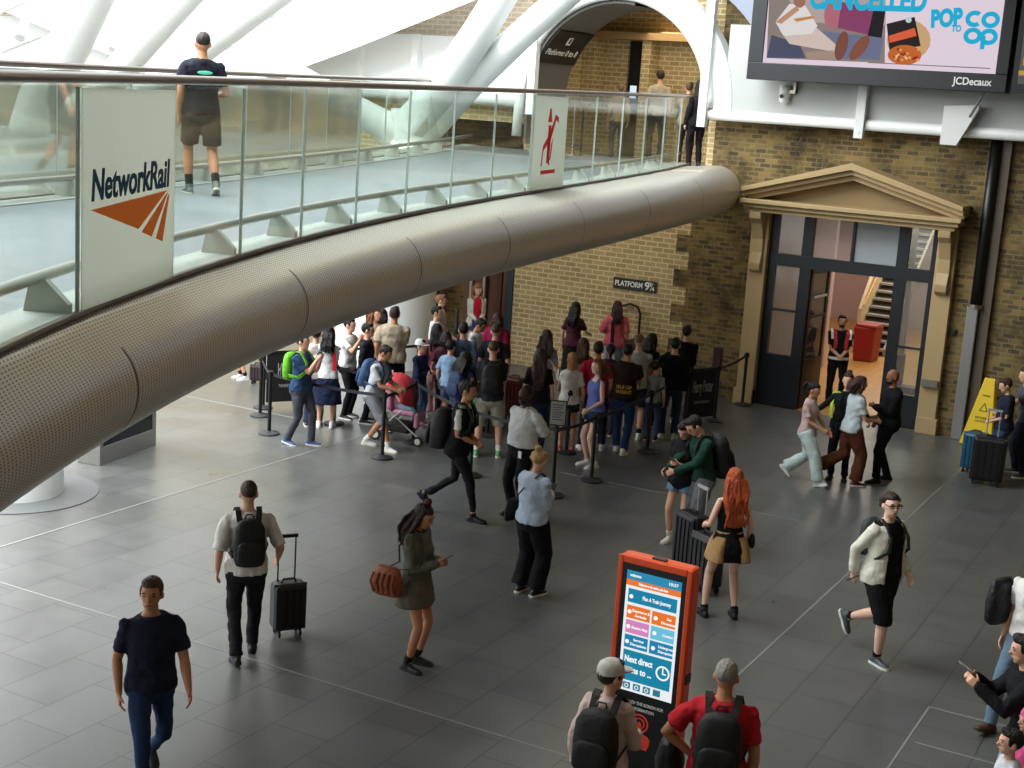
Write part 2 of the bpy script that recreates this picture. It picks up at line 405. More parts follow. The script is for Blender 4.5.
for px, zt, lab in ((704, 8.6, 'just right of the arch'), (415, 6.66, 'behind the bridge, third from the arch'), (360, 6.66, 'behind the bridge, farthest from the arch'), (532, 6.9, 'just left of the arch'),
                ((862), 8, 'above the peak of the pediment')):
    x = gy(px, 118, FY).x; k_ += 1
    b = BM(); box(b, (x - .08, FY - .16, 5.2), (x + .08, FY + .01, zt)); cyl(b, (x, FY - .14, 5.3), (x, FY - .17, 5.3), .03)
    tag(obj('fascia_rib', b, white), 'white vertical steel rib on the fascia ' + lab, 'rib', 'steel ribs on the fascia')
x = gy(955, 120, FY).x
e = empty('bracket', (x, FY, 5.2), 'white triangular steel bracket with a tie rod under the big advertising screen', 'bracket')
b = BM(); prism(b, [(-.16, 0), (.12, 0), (.42, .62), (.42, .7), (-.16, .66)], plane_M((0, -.12, 0), (1, 0, 0), (0, 0, 1)), .12); obj('gusset', b, white, e)
b = BM(); cyl(b, (.3, -.3, .5), (.62, -.5, 1.1), .025); obj('tie_rod', b, mat('grey_steel', '#8c8c8a', .4, .6), e)
e = empty('camera_housing', gy(785, 92, FY - .1), 'small white security camera under the left end of the big screen', 'camera')
b = BM(); cyl(b, (0, 0, -.12), (0, 0, .12), .1, 16); ball(b, (0, 0, -.12), .1); obj('housing', b, white, e, smooth=True)
b = BM(); box(b, (.08, -.03, -.02), (.2, .03, .04)); box(b, (.16, -.02, -.02), (.2, .12, .2)); obj('mount', b, steel, e)
b = BM(); cyl(b, (-.02, -.13, -.08), (-.02, -.08, -.08), .035); obj('camera_lens', b, blackm, e)

# ---- passage behind the arch
b = BM(); box(b, (-14.6, WY + .5, 4.2), (-9.4, WY + 6, 4.36)); struct('floor_passage', b, mat('grey_rubber', '#8b8f8e', .6), 'grey floor of the passage behind the arch')
b = BM()
pdx = gy(640, 60, WY + 3.7).x; box(b, (-14.6, WY + 3.6, 4.36), (pdx - .25, WY + 3.8, 8.6)); box(b, (pdx + .25, WY + 3.6, 4.36), (-9.4, WY + 3.8, 8.6)); box(b, (pdx - .25, WY + 3.6, 6.9), (pdx + .25, WY + 3.8, 8.6)); box(b, (pdx + .3, WY + 3.1, 4.36), (pdx + .5, WY + 3.6, 6.9))
box(b, (pdx - 1.3, WY + 3.0, 4.36), (pdx - .8, WY + 3.6, 6.9)); box(b, (-14.6, WY + .5, 4.36), (-14.4, WY + 3.6, 8.6)); box(b, (-9.6, WY + .5, 4.36), (-9.4, WY + 3.6, 8.6))
struct('wall_passage', b, brick_new, 'yellow brick walls of the passage behind the arch')
b = BM(); box(b, (pdx - .3, WY + 3.7, 4.36), (pdx + .3, WY + 3.78, 6.9)); struct('door_1', b, navy, 'dark doorway at the back of the arched passage')
b = BM(); box(b, (-14.4, WY + 2.9, 6.9), (-9.6, WY + 3.6, 7.05)); struct('trim_lintel', b, mat('tan_stone', '#a5865a', .7), 'stone lintel across the passage wall')
b = BM(); box(b, (-14.6, WY + .5, 8.4), (-9.4, WY + 6, 8.6)); struct('ceiling_passage', b, mat('ceiling_paint', '#b9b2a4', 0.8), 'ceiling of the passage behind the arch')
# soffit (dark grey lining of the left half of the arch)
b = BM(); n = 16; pr = []
for i in range(n + 1):
    a = R(180 - i * 100 / n); pr.append((AX + (AR - .01) * math.cos(a), AZ + (AR - .01) * math.sin(a)))
pr = [(AX - AR + .01, 4.6)] + pr
for (x0, z0), (x1, z1) in zip(pr, pr[1:]):
    c = Vector((AX, 0, AZ)); vs = []
    for (x, z) in ((x0, z0), (x1, z1)):
        d = (Vector((x, 0, z)) - c); d.z = max(d.z, 0); d.normalize()
        for yy in (WY - .3, WY + 1.35):
            for t in (0, .05): vs.append(b.verts.new((x - d.x * t, yy, z - d.z * t)))
    for f in ((1, 3, 7, 5), (0, 4, 6, 2), (0, 1, 5, 4), (2, 6, 7, 3)): b.faces.new([vs[i] for i in f])
struct('trim_soffit', b, mat('soffit_grey', '#63605c', .6), 'dark grey curved lining inside the arch')
e = empty('direction_sign', (AX, WY, AZ), 'curved black overhead sign lettered Platforms 0 to 8 in the arch lining', 'sign')
b = BM()
for i in range(6):
    a0, a1 = R(158 - i * 4), R(158 - (i + 1) * 4); vs = []
    for a in (a0, a1):
        for yy in (-.25, 1.33):
            for rr in (AR - .07, AR - .1): vs.append(b.verts.new((rr * math.cos(a), yy, rr * math.sin(a))))
    for f in ((1, 5, 7, 3), (0, 2, 6, 4), (0, 4, 5, 1), (2, 3, 7, 6)): b.faces.new([vs[j] for j in f])
obj('sign_panel', b, blackm, e)
a = R(146); cpt = Vector((AX + (AR - .11) * math.cos(a), WY + .5, AZ + (AR - .11) * math.sin(a)))
tg = Vector((math.sin(a), 0, -math.cos(a)))         # up the curve
wlet = mat('white_lettering', '#f2f2f0', .6)
text('Platforms 0 to 8', e, plane_M(cpt - tg * .14, (0, 1, 0) if False else Vector((0, 1, 0)), tg), .2, wlet, fit=1.35, bold=.01)
b = BM(); M_ = plane_M(cpt + tg * .16, Vector((0, 1, 0)), tg); box(b, (-.09, -.1, 0), (.09, .1, .006), M_); obj('pictogram', sub(b, e), wlet, e)
b = BM(); box(b, (-.03, -.06, .006), (.05, .05, .01), M_); obj('pictogram_arrow', sub(b, e), blackm, e)

# ---- footbridge
def near(y):                                          # near (camera side) edge of the deck
    u = (y - 15.0) / 10.0
    return Vector((-8.545 - 1.72 * u + 0.72 * u * u - 0.62 * u ** 3, y, 4.325 + 0.115 * u + 0.02 * u * u))
def far(y):
    u = (y - 15.0) / 10.0
    return Vector((-12.2 - 2.65 * u - 0.35 * u * u, y, 4.325 + 0.115 * u + 0.02 * u * u))
def arc(f, y0, y1, step):                             # points at equal spacing along the curve
    out = [f(y0)]; y = y0; acc = 0; p = f(y0)
    sgn = 1 if y1 > y0 else -1
    while (y1 - y) * sgn > 0:
        y += .02 * sgn; q = f(y); acc += (q - p).length; p = q
        if acc >= step: out.append(q); acc = 0
    return out
ys = [1 + .5 * i for i in range(51)]
def deck_line(f, off, dz):
    o = []
    for y in ys:
        p = f(y); t = (f(y + .05) - f(y - .05)); nrm = Vector((t.y, -t.x, 0)).normalized(); o.append(p + nrm * off + Vector((0, 0, dz)))
    return o
e_bridge = empty('footbridge', near(14) * .5 + far(14) * .5 - Vector((0, 0, .4)), 'curved white and steel footbridge crossing above the concourse to the arch', 'footbridge')
def relto(e, pts): return [p - e.location for p in pts]
def sub(bm, e):
    bmesh.ops.translate(bm, verts=bm.verts, vec=-e.location); return bm
b = BM(); A_, B_ = deck_line(near, -.02, 0), deck_line(far, .02, 0)
rows = [[b.verts.new(p) for p in (a, c, c - Vector((0, 0, .08)), a - Vector((0, 0, .08)))] for a, c in zip(A_, B_)]
for a, c in zip(rows, rows[1:]):
    for i in range(4): b.faces.new((a[i], a[(i + 1) % 4], c[(i + 1) % 4], c[i]))
obj('deck', sub(b, e_bridge), mat('deck_grey', '#747b7f', .45, vary=.06, bscale=2), e_bridge)
for f, sg in ((near, -1), (far, 1)):
    a0, a1 = deck_line(f, sg * .04, .012), deck_line(f, sg * .34, .012)
    b = BM(); rows = [[b.verts.new(p) for p in (p0, p1, p1 - Vector((0, 0, .03)), p0 - Vector((0, 0, .03)))] for p0, p1 in zip(a0, a1)]
    for a, c in zip(rows, rows[1:]):
        for i in range(4): b.faces.new((a[i], a[(i + 1) % 4], c[(i + 1) % 4], c[i]))
    obj('deck_margin', sub(b, e_bridge), mat('pale_margin', '#a2a8a2', .5), e_bridge)
# the rounded mesh-clad edge tube
TR = .41
def t_off(y): s = (y - 4) / 22; return -.14 + .56 * s + .26 * max(0, s - .6) / .4
def t_dz(y): s = (y - 4) / 22; return -.46 - .02 * s + .09 * max(0, s - .6) / .4
def tube_c(y):
    p = near(y); t = (near(y + .05) - near(y - .05)); nrm = Vector((t.y, -t.x, 0)).normalized()
    s = (y - 4) / 22; return p + nrm * t_off(y) + Vector((0, 0, t_dz(y))), t.normalized(), nrm
def TRY(y): return .344 + .106 * (y - 4) / 22
def edge_tube(bm, yy, rr):
    n = 64; uvl = bm.loops.layers.uv.new('UVMap'); rows = []; L = 0; prev = None; Ls = []
    for y, r in zip(yy, rr):
        c, t, nrm = tube_c(y); up = nrm.cross(t)
        if prev is not None: L += (c - prev).length
        prev = c; Ls.append(L)
        s_ = (y - 4) / 22; ex, ez = -t_off(y), -t_dz(y) - .012; d_ = math.hypot(ex, ez); fi = math.atan2(ez, ex)
        def hull(a, r=r, d_=d_, fi=fi):              # cladding sweeps up to the deck edge
            if d_ <= r: return r
            be = math.acos(r / d_); da = (a - fi + math.pi) % (2 * math.pi) - math.pi
            return r if abs(da) >= be else r / math.cos(abs(da) - be)
        rows.append([bm.verts.new(c + (nrm * math.cos(a) + up * math.sin(a)) * hull(a)) for a in [2 * math.pi * i / n for i in range(n)]])
    for k in range(len(rows) - 1):
        for i in range(n):
            f = bm.faces.new((rows[k][i], rows[k][(i + 1) % n], rows[k + 1][(i + 1) % n], rows[k + 1][i]))
            for lp, (a, c) in zip(f.loops, ((Ls[k], i), (Ls[k], i + 1), (Ls[k + 1], i + 1), (Ls[k + 1], i))): lp[uvl].uv = (a, c * 2 * math.pi * TR / n)
    bm.faces.new(list(reversed(rows[0]))); bm.faces.new(rows[-1]); return bm
yy = [1 + .25 * i for i in range(98)]; rr = [TRY(y) for y in yy]
yy += [25.3 + .1 * i for i in range(7)]; rr += [.45 * q for q in (.99, .96, .91, .82, .7, .5, .22)]
b = BM(); edge_tube(b, yy, rr); obj('edge_tube', sub(b, e_bridge), dots_mat(), e_bridge, smooth=True)
seam_px = [(38, 420), (143, 352), (310, 285), (421, 240), (508, 215), (580, 200), (640, 195), (690, 190)]
def seam_y(px):
    best = min((abs(dpx(y) - px), y) for y in [2 + .1 * i for i in range(240)]); return best[1]
def dpx(y):
    c, t, nrm = tube_c(y); p = c + nrm * .42; q = RW.transposed() @ (p - CAM); return 512 + FPX * q.x / -q.z
for i, y in enumerate([3.35, 5.95, 9.0, 11.75, 14.4, 17.1, 19.8, 22.6]):
    if y > 25: break
    c, t, nrm = tube_c(y); up = nrm.cross(t); b = BM(); n = 40
    rr_ = TRY(y) * 1.006
    for k_ in range(44):
        a0, a1 = R(-215 + k_ * 6.2), R(-215 + (k_ + 1) * 6.2)
        q = [c + t * s_ + (nrm * math.cos(a_) + up * math.sin(a_)) * rr_ for s_, a_ in ((-.008, a0), (.008, a0), (.008, a1), (-.008, a1))]; b.faces.new([b.verts.new(v) for v in q])
    obj('tube_seam', sub(b, e_bridge), mat('seam_dark', '#4a413a', .5, .5), e_bridge, smooth=False)
b = BM(); tube(b, [far(y) + Vector((-.3, 0, -.38)) for y in ys], .42, 20); obj('far_edge_tube', sub(b, e_bridge), mat('far_cladding', '#b9b4aa', .4, .4), e_bridge, smooth=True)

RH = 1.295
def balustrade(f, sg, label, y_a, y_b, hz, seams):
    e = empty('balustrade', f((y_a + y_b) / 2), label, 'balustrade')
    hz_m, cl_m = hz
    for i in range(len(seams) - 1):
        p, q = seams[i], seams[i + 1]; d = (q - p).normalized(); g = .006
        p, q = p + d * g, q - d * g; nn = Vector((d.y, -d.x, 0)).normalized() * .008
        for (banner) in (None,):
            b = BM(); vs = [b.verts.new(v) for v in (p - nn, q - nn, q + nn, p + nn)]; ws = [b.verts.new(v + Vector((0, 0, RH - .04))) for v in (p - nn, q - nn, q + nn, p + nn)]
            b.faces.new(list(reversed(vs))); b.faces.new(ws)
            for k in range(4): b.faces.new((vs[k], vs[(k + 1) % 4], ws[(k + 1) % 4], ws[k]))
            mid = (p + q) / 2
            obj('glass_panel', sub(b, e), (hz_m if hz_m and mid.y < 19 else cl_m), e)
            # green polished edge
            b = BM(); box(b, (-.006, -.011, 0), (.006, .011, RH - .05)); o = obj('glass_edge', b, mat('glass_edge_green', '#c3cfc9', .3), e); o.location = q + d * g - e.location; o.rotation_euler = (0, 0, math.atan2(d.y, d.x))
    yy2 = [y_a + (y_b - y_a) * i / 40 for i in range(41)]
    b = BM(); tube(b, [f(y) + Vector((0, 0, RH)) for y in yy2], .031, 14); obj('handrail', sub(b, e), dsteel, e, smooth=True)
    b = BM(); tube(b, [f(y) + Vector((0, 0, .005)) for y in yy2], .022, 8); obj('bottom_channel', sub(b, e), mat('channel', '#6d6358', .4, .7), e)
    off = [f(y) + Vector((-sg * .0, 0, 0)) for y in yy2]
    def ins(y, dz):
        t = f(y + .05) - f(y - .05); nrm = Vector((t.y, -t.x, 0)).normalized(); return f(y) - nrm * sg * .22 + Vector((0, 0, dz))
    b = BM(); tube(b, [ins(y, .2) for y in yy2], .034, 12); obj('kick_rail', sub(b, e), mat('satin_steel', '#b2b1aa', .35, .8), e, smooth=True)
    for s in seams[:-1]:
        t = (f(s.y + .05) - f(s.y - .05)).normalized(); nrm = Vector((t.y, -t.x, 0)).normalized()
        b = BM(); M_ = plane_M(f(s.y) - t * .03, -nrm * sg, (0, 0, 1)); prism(b, [(.04, 0), (.30, 0), (.26, .18), (.17, .19), (.04, .06)], M_, .06)
        obj('bracket', sub(b, e), mat('bracket_grey', '#aeb2aa', .5), e)
    return e
hazy = glass_mat('painted_reflection_glass', haze=.42, hazecol='#c9c3b4', refl=.5)  # beige diffuse haze paints soft reflections into the far glass
near_seams = arc(near, 7.15, 2.6, 1.56)[::-1] + arc(near, 7.15, 25.6, 1.36)[1:]
bal = balustrade(near, 1, 'near glass balustrade of the footbridge with a brown steel handrail', 2.6, 25.9, (None, clear), near_seams)
far_seams = arc(far, 2.0, 25.6, 1.45)
balf = balustrade(far, -1, 'far glass balustrade of the footbridge, on its other side', 2.0, 25.9, (hazy, clear), far_seams)
# printed panels on the near glass
def print_panel(i, label):
    p, q = near_seams[i], near_seams[i + 1]; d = (q - p).normalized(); nn = Vector((d.y, -d.x, 0)).normalized()
    e = empty('printed_panel', (p + q) / 2 + nn * .016, label, 'sign', rz=math.atan2(d.y, d.x))
    L = (q - p).length; b = BM(); box(b, (-L / 2 + .015, -.004, .02), (L / 2 - .015, .004, RH - .06)); obj('backing', b, vinyl_mat('white_vinyl', '#dcdbd4'), e)
    return e, plane_M((p + q) / 2 + nn * .022, d, (0, 0, 1)), L
i0 = min(range(len(near_seams) - 1), key=lambda i: abs(near_seams[i + 1].y - 7.15))
e, M_, L = print_panel(i0, 'white panel on the glass with the blue NetworkRail lettering and orange track emblem')
blue = vinyl_mat('logo_blue', '#2f6e92'); orange = vinyl_mat('logo_orange', '#ffb45e'); red = vinyl_mat('logo_red', '#ff6c6c')
text('NetworkRail', e, M_ @ Matrix.Translation((0.0, .70, .002)), .245, blue, fit=L * .83, bold=.022, shear=.12)
for k, poly in enumerate(([(-.58, .575), (.55, .60), (.09, .40)], [(.14, .375), (.30, .33), (.565, .585), (.5, .56)], [(.37, .31), (.48, .28), (.59, .575), (.56, .56)])):
    b = BM(); prism(b, [(x * L / 1.4, y) for x, y in poly], M_, .003); bmesh.ops.transform(b, matrix=e.matrix_world.inverted() if False else (Matrix.Translation(e.location) @ Matrix.Rotation(e.rotation_euler.z, 4, 'Z')).inverted(), verts=b.verts)
    obj('track_emblem', b, orange, e)
i1 = min(range(len(near_seams) - 1), key=lambda i: abs(near_seams[i].y - 16.0))
e, M_, L = print_panel(i1, 'white panel on the glass with a red bridge and tower emblem')
inv = (Matrix.Translation(e.location) @ Matrix.Rotation(e.rotation_euler.z, 4, 'Z')).inverted()
for poly in ([(-.5, .33), (-.44, .33), (-.40, .52), (-.12, .62), (-.02, .33), (.04, .33), (.0, .62), (.34, .93), (.5, .88), (.5, .96), (.3, 1.0), (-.03, .75), (-.42, .60)],
             [(-.16, .36), (.02, .36), (.04, .86), (-.14, .86)], [(-.19, .9), (.07, .9), (-.02, 1.08), (-.10, 1.08)], [(.1, .62), (.2, .7), (.1, .4), (.04, .4)], [(-.48, .22), (.45, .22), (.45, .27), (-.48, .27)]):
    b = BM(); prism(b, [(x * .62 * L / 1.36 + .0, y) for x, y in poly], M_, .003); bmesh.ops.transform(b, matrix=inv, verts=b.verts); obj('tower_emblem', b, red, e)

# ---- tree columns
def column(name, label, x, y, tiers, ring=True):
    e = empty(name, (x, y, 0), label, 'column')
    b = BM(); loft(b, [(Vector((t_[2] if len(t_) > 2 else 0, 0, t_[0])), Vector((t_[1], 0, 0)), Vector((0, t_[1], 0))) for t_ in tiers], 40); obj('trunk', b, white, e, smooth=True, auto=True)
    if ring:
        b = BM(); cyl(b, (0, 0, 0), (0, 0, .012), tiers[0][1] + .45, 48); obj('base_ring', b, mat('ring_grey', '#5f6261', .5), e)
    return e
def limb_to(e, pts, rs, name='branch'):
    b = BM(); tube(b, [Vector(p) for p in pts], rs, 24, True); bmesh.ops.translate(b, verts=b.verts, vec=-e.location); return obj(name, b, white, e, smooth=True)
c1 = column('tree_column', 'white round roof column at the left edge under the footbridge', gz(-5, 500).x - .1, gz(-5, 500).y + .45, [(0, .60), (3.9, .60), (4.0, .5)])
T2 = Vector((-14.75, 22.9, 0))
c2 = column('tree_column', 'white branching roof column standing behind the queue and the footbridge', T2.x, T2.y, [(0, 1.02, -.42), (2.9, 1.0, -.42), (3.6, .75, -.25), (4.3, .5, 0), (5.15, .44, 0)], False)
J = dp(412, 140, 28.3); c2.location = (J.x, J.y, 0)
limb_to(c2, [(J.x, J.y, 4.6), dp(412, 128, 28.3), dp(440, 92, 27.2), dp(478, 34, 25.4), dp(512, -22, 24.8)], [.46, .44, .34, .30, .28])
limb_to(c2, [(J.x, J.y, 4.6), dp(424, 128, 28.2), dp(470, 82, 27), dp(520, 36, 25.2), dp(585, -22, 24.5)], [.42, .38, .30, .25, .24])
limb_to(c2, [(J.x, J.y, 4.8), dp(400, 136, 28.3), dp(378, 122, 28.3), dp(345, 104, 28), dp(300, 80, 27.5)], [.42, .38, .30, .27, .27])
c3 = column('tree_column', 'white roof column with leaning branches rising behind the bridge at upper left', gz(40, 150, 0).x, 22, [(0, .7), (4.5, .6)], False)
J3 = dp(30, 150, 24); c3.location = (J3.x, J3.y, 0)
limb_to(c3, [(J3.x, J3.y, 4.2), dp(40, 100, 24), dp(72, 40, 23), dp(110, -40, 22)], [.42, .36, .34, .32])
limb_to(c3, [(J3.x, J3.y, 4.2), dp(98, 96, 25), dp(142, 44, 24), dp(205, -25, 23)], [.34, .27, .26, .25])
limb_to(c3, [(J3.x, J3.y, 4.2), dp(140, 100, 26), dp(205, 45, 25), dp(300, -25, 24)], [.34, .30, .28, .27])
# curved white roof edge sheet sweeping down behind the bridge
b = BM(); P0 = [(180, 92), (285, 74), (350, 50), (410, 26), (470, 2), (520, -20)]; rows = []
for i, (x, y) in enumerate(P0):
    a = dp(x, y, (31.5, 30.3, 29.4, 28.6, 28, 27.4)[i]); c = a + Vector((-34.0, -1.5, 9.0)) ; t = Vector((0, 0, .25))
    rows.append([b.verts.new(v) for v in (a, a + Vector((-.4, .2, 7)), c + Vector((0, 0, 6)), c + t, a + Vector((-0.3, .1, .22)))])
for a, c in zip(rows, rows[1:]):
    for i in range(5): b.faces.new((a[i], a[(i + 1) % 5], c[(i + 1) % 5], c[i]))
for rws in (rows[0], rows[-1]): b.faces.new(rws)
struct('roof_shell', b, mat('roof_white', '#f7f8f6', .6), 'white sweeping roof edge behind the footbridge')
SL = ['thin straight roof strut at the very top left corner', 'thin level roof strut low at the left edge above the handrail', 'roof strut between the first two leaning branches', 'long thin roof strut above the walking man, upper of two', 'long thin roof strut above the walking man, lower of two', 'thick short roof strut at the top, right of the walking man', 'short roof strut beside the third leaning branch, above the walking man', 'short steep roof strut near the left edge']
k = 0
for (x0, y0, x1, y1, d, r) in ((0, 12, 38, -4, 30, .05), (0, 52, 40, 36, 30, .05), (112, 50, 140, 12, 30, .09), (255, 20, 330, 0, 30, .05), (256, 30, 350, 5, 31, .05), (340, 12, 372, 0, 30, .10), (225, 45, 245, 22, 30, .12), (20, 38, 32, 0, 29, .10)):
    b = BM(); tube(b, [dp(x0, y0, d), dp(x1, y1, d + 1)], r, 10)
    tag(obj('roof_strut', b, mat('strut_grey', '#b9bcb8', .5)), SL[k], 'strut', 'slim roof struts at upper left'); k += 1
# ================================================================ wall features
# ---- pedimented door surround
CX = (DX0 + DX1) / 2
e = empty('door_surround', (CX, WY, 0), 'cream classical door surround with pediment and scroll brackets', 'door surround')
for s in (-1, 1):
    x0 = s * (DX1 - DX0) / 2
    b = BM(); box(b, (min(x0, x0 + s * .34), -.16, 0), (max(x0, x0 + s * .34), -.001, 3.75)); box(b, (min(x0, x0 + s * .38) , -.19, 0), (max(x0, x0 + s * .38), -.001, .3))
    obj('pilaster', b, cream, e, bevel=.012)
    b = BM(); M_ = plane_M((x0 + s * .17 + .11, -.1, 0), (0, -1, 0), (0, 0, 1))
    prism(b, [(0, 2.6), (.10, 2.55), (.2, 2.62), (.22, 2.75), (.14, 2.95), (.16, 3.2), (.3, 3.5), (.42, 3.6), (.44, 3.72), (0, 3.72)], M_, -.22 if False else .22)
    o = obj('scroll_bracket', b, cream, e, bevel=.015)
    if s: pass
HW = 2.02
b = BM()
for (z0, z1, d, hw) in ((3.72, 3.80, .50, HW - .12), (3.80, 3.88, .58, HW - .05), (3.88, 3.96, .66, HW)):
    box(b, (-hw, -d, z0), (hw, -.001, z1))
obj('cornice', b, cream, e, bevel=.01)
b = BM(); prism(b, [(-HW + .15, 3.96), (HW - .15, 3.96), (0, 4.52)], plane_M((0, -.14, 0), (1, 0, 0), (0, 0, 1)), .02); obj('pediment_panel', b, cream_d, e)
for s in (-1, 1):
    b = BM()
    for (dz0, dz1, d) in ((0, .10, .42), (.10, .19, .54), (.19, .27, .64)):
        M_ = plane_M((0, 0, 0), (1, 0, 0), (0, 0, 1))
        prism(b, [(s * HW, 3.90 + dz0), (s * HW, 3.90 + dz1), (0, 4.47 + dz1 + .02), (0, 4.47 + dz0 - .02)][::s], M_, d)
    obj('raking_cornice', b, cream, e)
b = BM(); cbox(b, (DX1 - CX + .17, -.22, .95), (.3, .08, .12)); obj('door_push_plate', b, steel, e)

# ---- shopfront frame, leaf
def ln_box(e, name, x0, x1, z0, z1, m, y0=.02, y1=.14, **k):
    b = BM(); box(b, (x0, y0, z0), (x1, y1, z1)); return obj(name, b, m, e, **k)
e = empty('entrance_screen', (CX, WY, 0), 'dark navy glazed entrance frame with fanlights and side windows inside the doorway', 'door frame')
W2 = (DX1 - DX0) / 2
for x, w in ((-W2, .14), (-W2 + .62, .2), (W2 - .74, .2), (W2 - .12, .12)): ln_box(e, 'post', x, x + w, 0, DZ, navy)
ln_box(e, 'transom', -W2, W2, 2.72, 2.95, navy, 0, .18); ln_box(e, 'head_rail', -W2, W2, 3.7, DZ, navy)
ln_box(e, 'mullion', -.02, .03, 2.95, 3.7, navy)
ln_box(e, 'lower_panel', -W2 + .14, -W2 + .62, 0, 1.02, navy); ln_box(e, 'lower_panel', W2 - .54, W2 - .12, 0, .62, navy)
ln_box(e, 'glazing_bar', -W2 + .14, -W2 + .62, 1.86, 1.9, navy); ln_box(e, 'glazing_bar', W2 - .54, W2 - .12, 1.48, 1.52, navy)
wg = glass_mat('window_glass', haze=.16, hazecol='#b9b2a8', refl=1.3)
ln_box(e, 'glass', -W2 + .14, -W2 + .62, 1.02, 2.72, wg, .07, .08); ln_box(e, 'glass', W2 - .54, W2 - .12, .62, 2.72, wg, .07, .08)
ln_box(e, 'fanlight', -W2 + .14, -W2 + .62, 2.95, 3.7, wg, .07, .08); ln_box(e, 'fanlight', -W2 + .82, -.02, 2.95, 3.7, glass_mat('pink_fanlight', haze=.35, hazecol='#c8a8a4'), .07, .08)
ln_box(e, 'fanlight', .03, W2 - .74, 2.95, 3.7, mat('frosted_glass', '#a3a8ac', .3), .07, .08); ln_box(e, 'fanlight', W2 - .54, W2 - .12, 2.95, 3.7, wg, .07, .08)
e = empty('entrance_door', (DX0 + .84, WY + .14, 0), 'open navy glazed door leaf swung inwards at the entrance', 'door', rz=R(86))
b = BM(); box(b, (0, 0, 0), (1.0, .05, .95)); box(b, (0, 0, .95), (.1, .05, 2.7)); box(b, (.9, 0, .95), (1.0, .05, 2.7)); box(b, (0, 0, 2.6), (1.0, .05, 2.7)); box(b, (.1, 0, 1.75), (.9, .05, 1.8)); obj('leaf', b, navy, e)
b = BM(); box(b, (.1, .02, .95), (.9, .03, 2.6)); obj('glass', b, wg, e)
b = BM(); box(b, (.15, -.06, 2.15), (.75, -.03, 2.19)); obj('closer_arm', b, wlet, e)
# ---- entrance room
rx0, rx1, ry = -12.5, -3.5, WY + 13
b = BM(); box(b, (rx0, WY + .02, -.1), (rx1, ry, .006)); struct('floor_entrance', b, mat('orange_wood', '#bf8f4c', .35, vary=.15, bscale=2, stretch=(6, .6, 1)), 'warm orange wooden floor inside the doorway')
b = BM(); box(b, (rx0, ry, 0), (rx1, ry + .1, 4.1)); struct('wall_entrance', b, mat('pink_plaster', '#c4aaa6', .7), 'pink wall inside the doorway')
b = BM(); box(b, (rx1, WY + .5, 0), (rx1 + .1, ry, 4.1)); box(b, (rx0 - .1, WY + .5, 0), (rx0, ry, 4.1)); struct('wall_entrance_sides', b, mat('pale_plaster', '#c9bca6', .7), 'pale side walls inside the doorway')
b = BM(); box(b, (rx0, WY + .5, 4.1), (rx1, ry, 4.2)); struct('ceiling_entrance', b, mat('ceiling_paint', '#b9b2a4', 0.8), 'ceiling inside the doorway')
b = BM(); box(b, (-12.4, WY + 5.0, 0), (-8.82, WY + 5.2, 4.1)); struct('wall_partition', b, mat('pink_plaster', '#c4aaa6', .7), 'pink partition inside the doorway')
sp_ = gz(847, 352); sx = sp_.x
e = empty('staircase', (sx, sp_.y, 0), 'staircase with pale treads and a cream sloping side wall inside the doorway', 'stairs')
stepm = mat('step_grey', '#8b8478', .5); riser = mat('riser_dark', '#4a4038', .6)
for k in range(17):
    b = BM(); box(b, (.1, k * .25, .17 * k + .12), (.85, k * .25 + .3, .17 * k + .17)); obj('tread', b, stepm, e)
b = BM(); M_ = plane_M((.85, 0, 0), (0, 1, 0), (0, 0, 1))
prism(b, [(0, 0), (.3, 0), (4.2, 2.85), (4.2, 3.2), (3.9, 2.95), (0, .18)], M_, .06); obj('stringer', b, mat('stair_pole', '#8d7f6c', .5), e)
b = BM(); prism(b, [(0.05, 0), (.35, 0), (4.2, 2.75), (4.2, 2.9), (0.05, .0)], plane_M((.83, 0, 0), (0, 1, 0), (0, 0, 1)), -.72); obj('underside', b, riser, e)
b = BM(); prism(b, [(0, 0), (4.2, 0), (4.2, 4.05), (3.0, 4.05), (0.0, 1.0)], plane_M((.08, .6, 0), (0, 1, 0), (0, 0, 1)), -.08); obj('side_wall', b, mat('stair_cream', '#cdb790', .6), e)
b = BM(); tube(b, [(.14, .5, 1.1), (.14, 2.0, 2.1), (.14, 4.0, 3.5)], .02); obj('handrail', b, mat('brass', '#a8742f', .35, .6), e)
for k in range(14):
    pass
x = gy(893, 350, WY + 1.9).x
b = BM(); box(b, (x - .07, WY + 1.85, 0), (x + .07, WY + 2.0, 3.9)); box(b, (x + .12, WY + 1.85, 0), (x + .2, WY + 2.0, 3.9)); tag(obj('pillar', b, mat('pillar_taupe', '#9c8b7c', .5)), 'slim taupe pillar beside the staircase inside the doorway', 'pillar')
p = gz(866, 362); e = empty('red_bin', gz(865, 361), 'red plastic bin behind the attendant inside the doorway', 'bin')
b = BM(); loft(b, [(Vector((0, 0, z)), Vector((rr * 1.42, 0, 0)), Vector((0, rr, 0))) for z, rr in ((0.01, .24), (.82, .28))], 4); bmesh.ops.rotate(b, verts=b.verts, matrix=Matrix.Rotation(R(45), 3, 'Z')); obj('bin_body', b, mat('bin_red', '#8e1618', .4), e, bevel=.03)
b = BM(); cbox(b, (0, 0, .85), (.50, .50, .07)); obj('lid', b, mat('bin_red2', '#a02220', .4), e, bevel=.02)
e = empty('mobility_scooter', (DX1 - .55, WY + 1.5, 0), 'dark wheeled trolley seen through the right side window of the entrance', 'trolley')
b = BM(); cyl(b, (-.2, 0, .2), (-.2, .08, .2), .2, 20); cyl(b, (.25, 0, .15), (.25, .08, .15), .15, 20); obj('wheel', b, blackm, e)
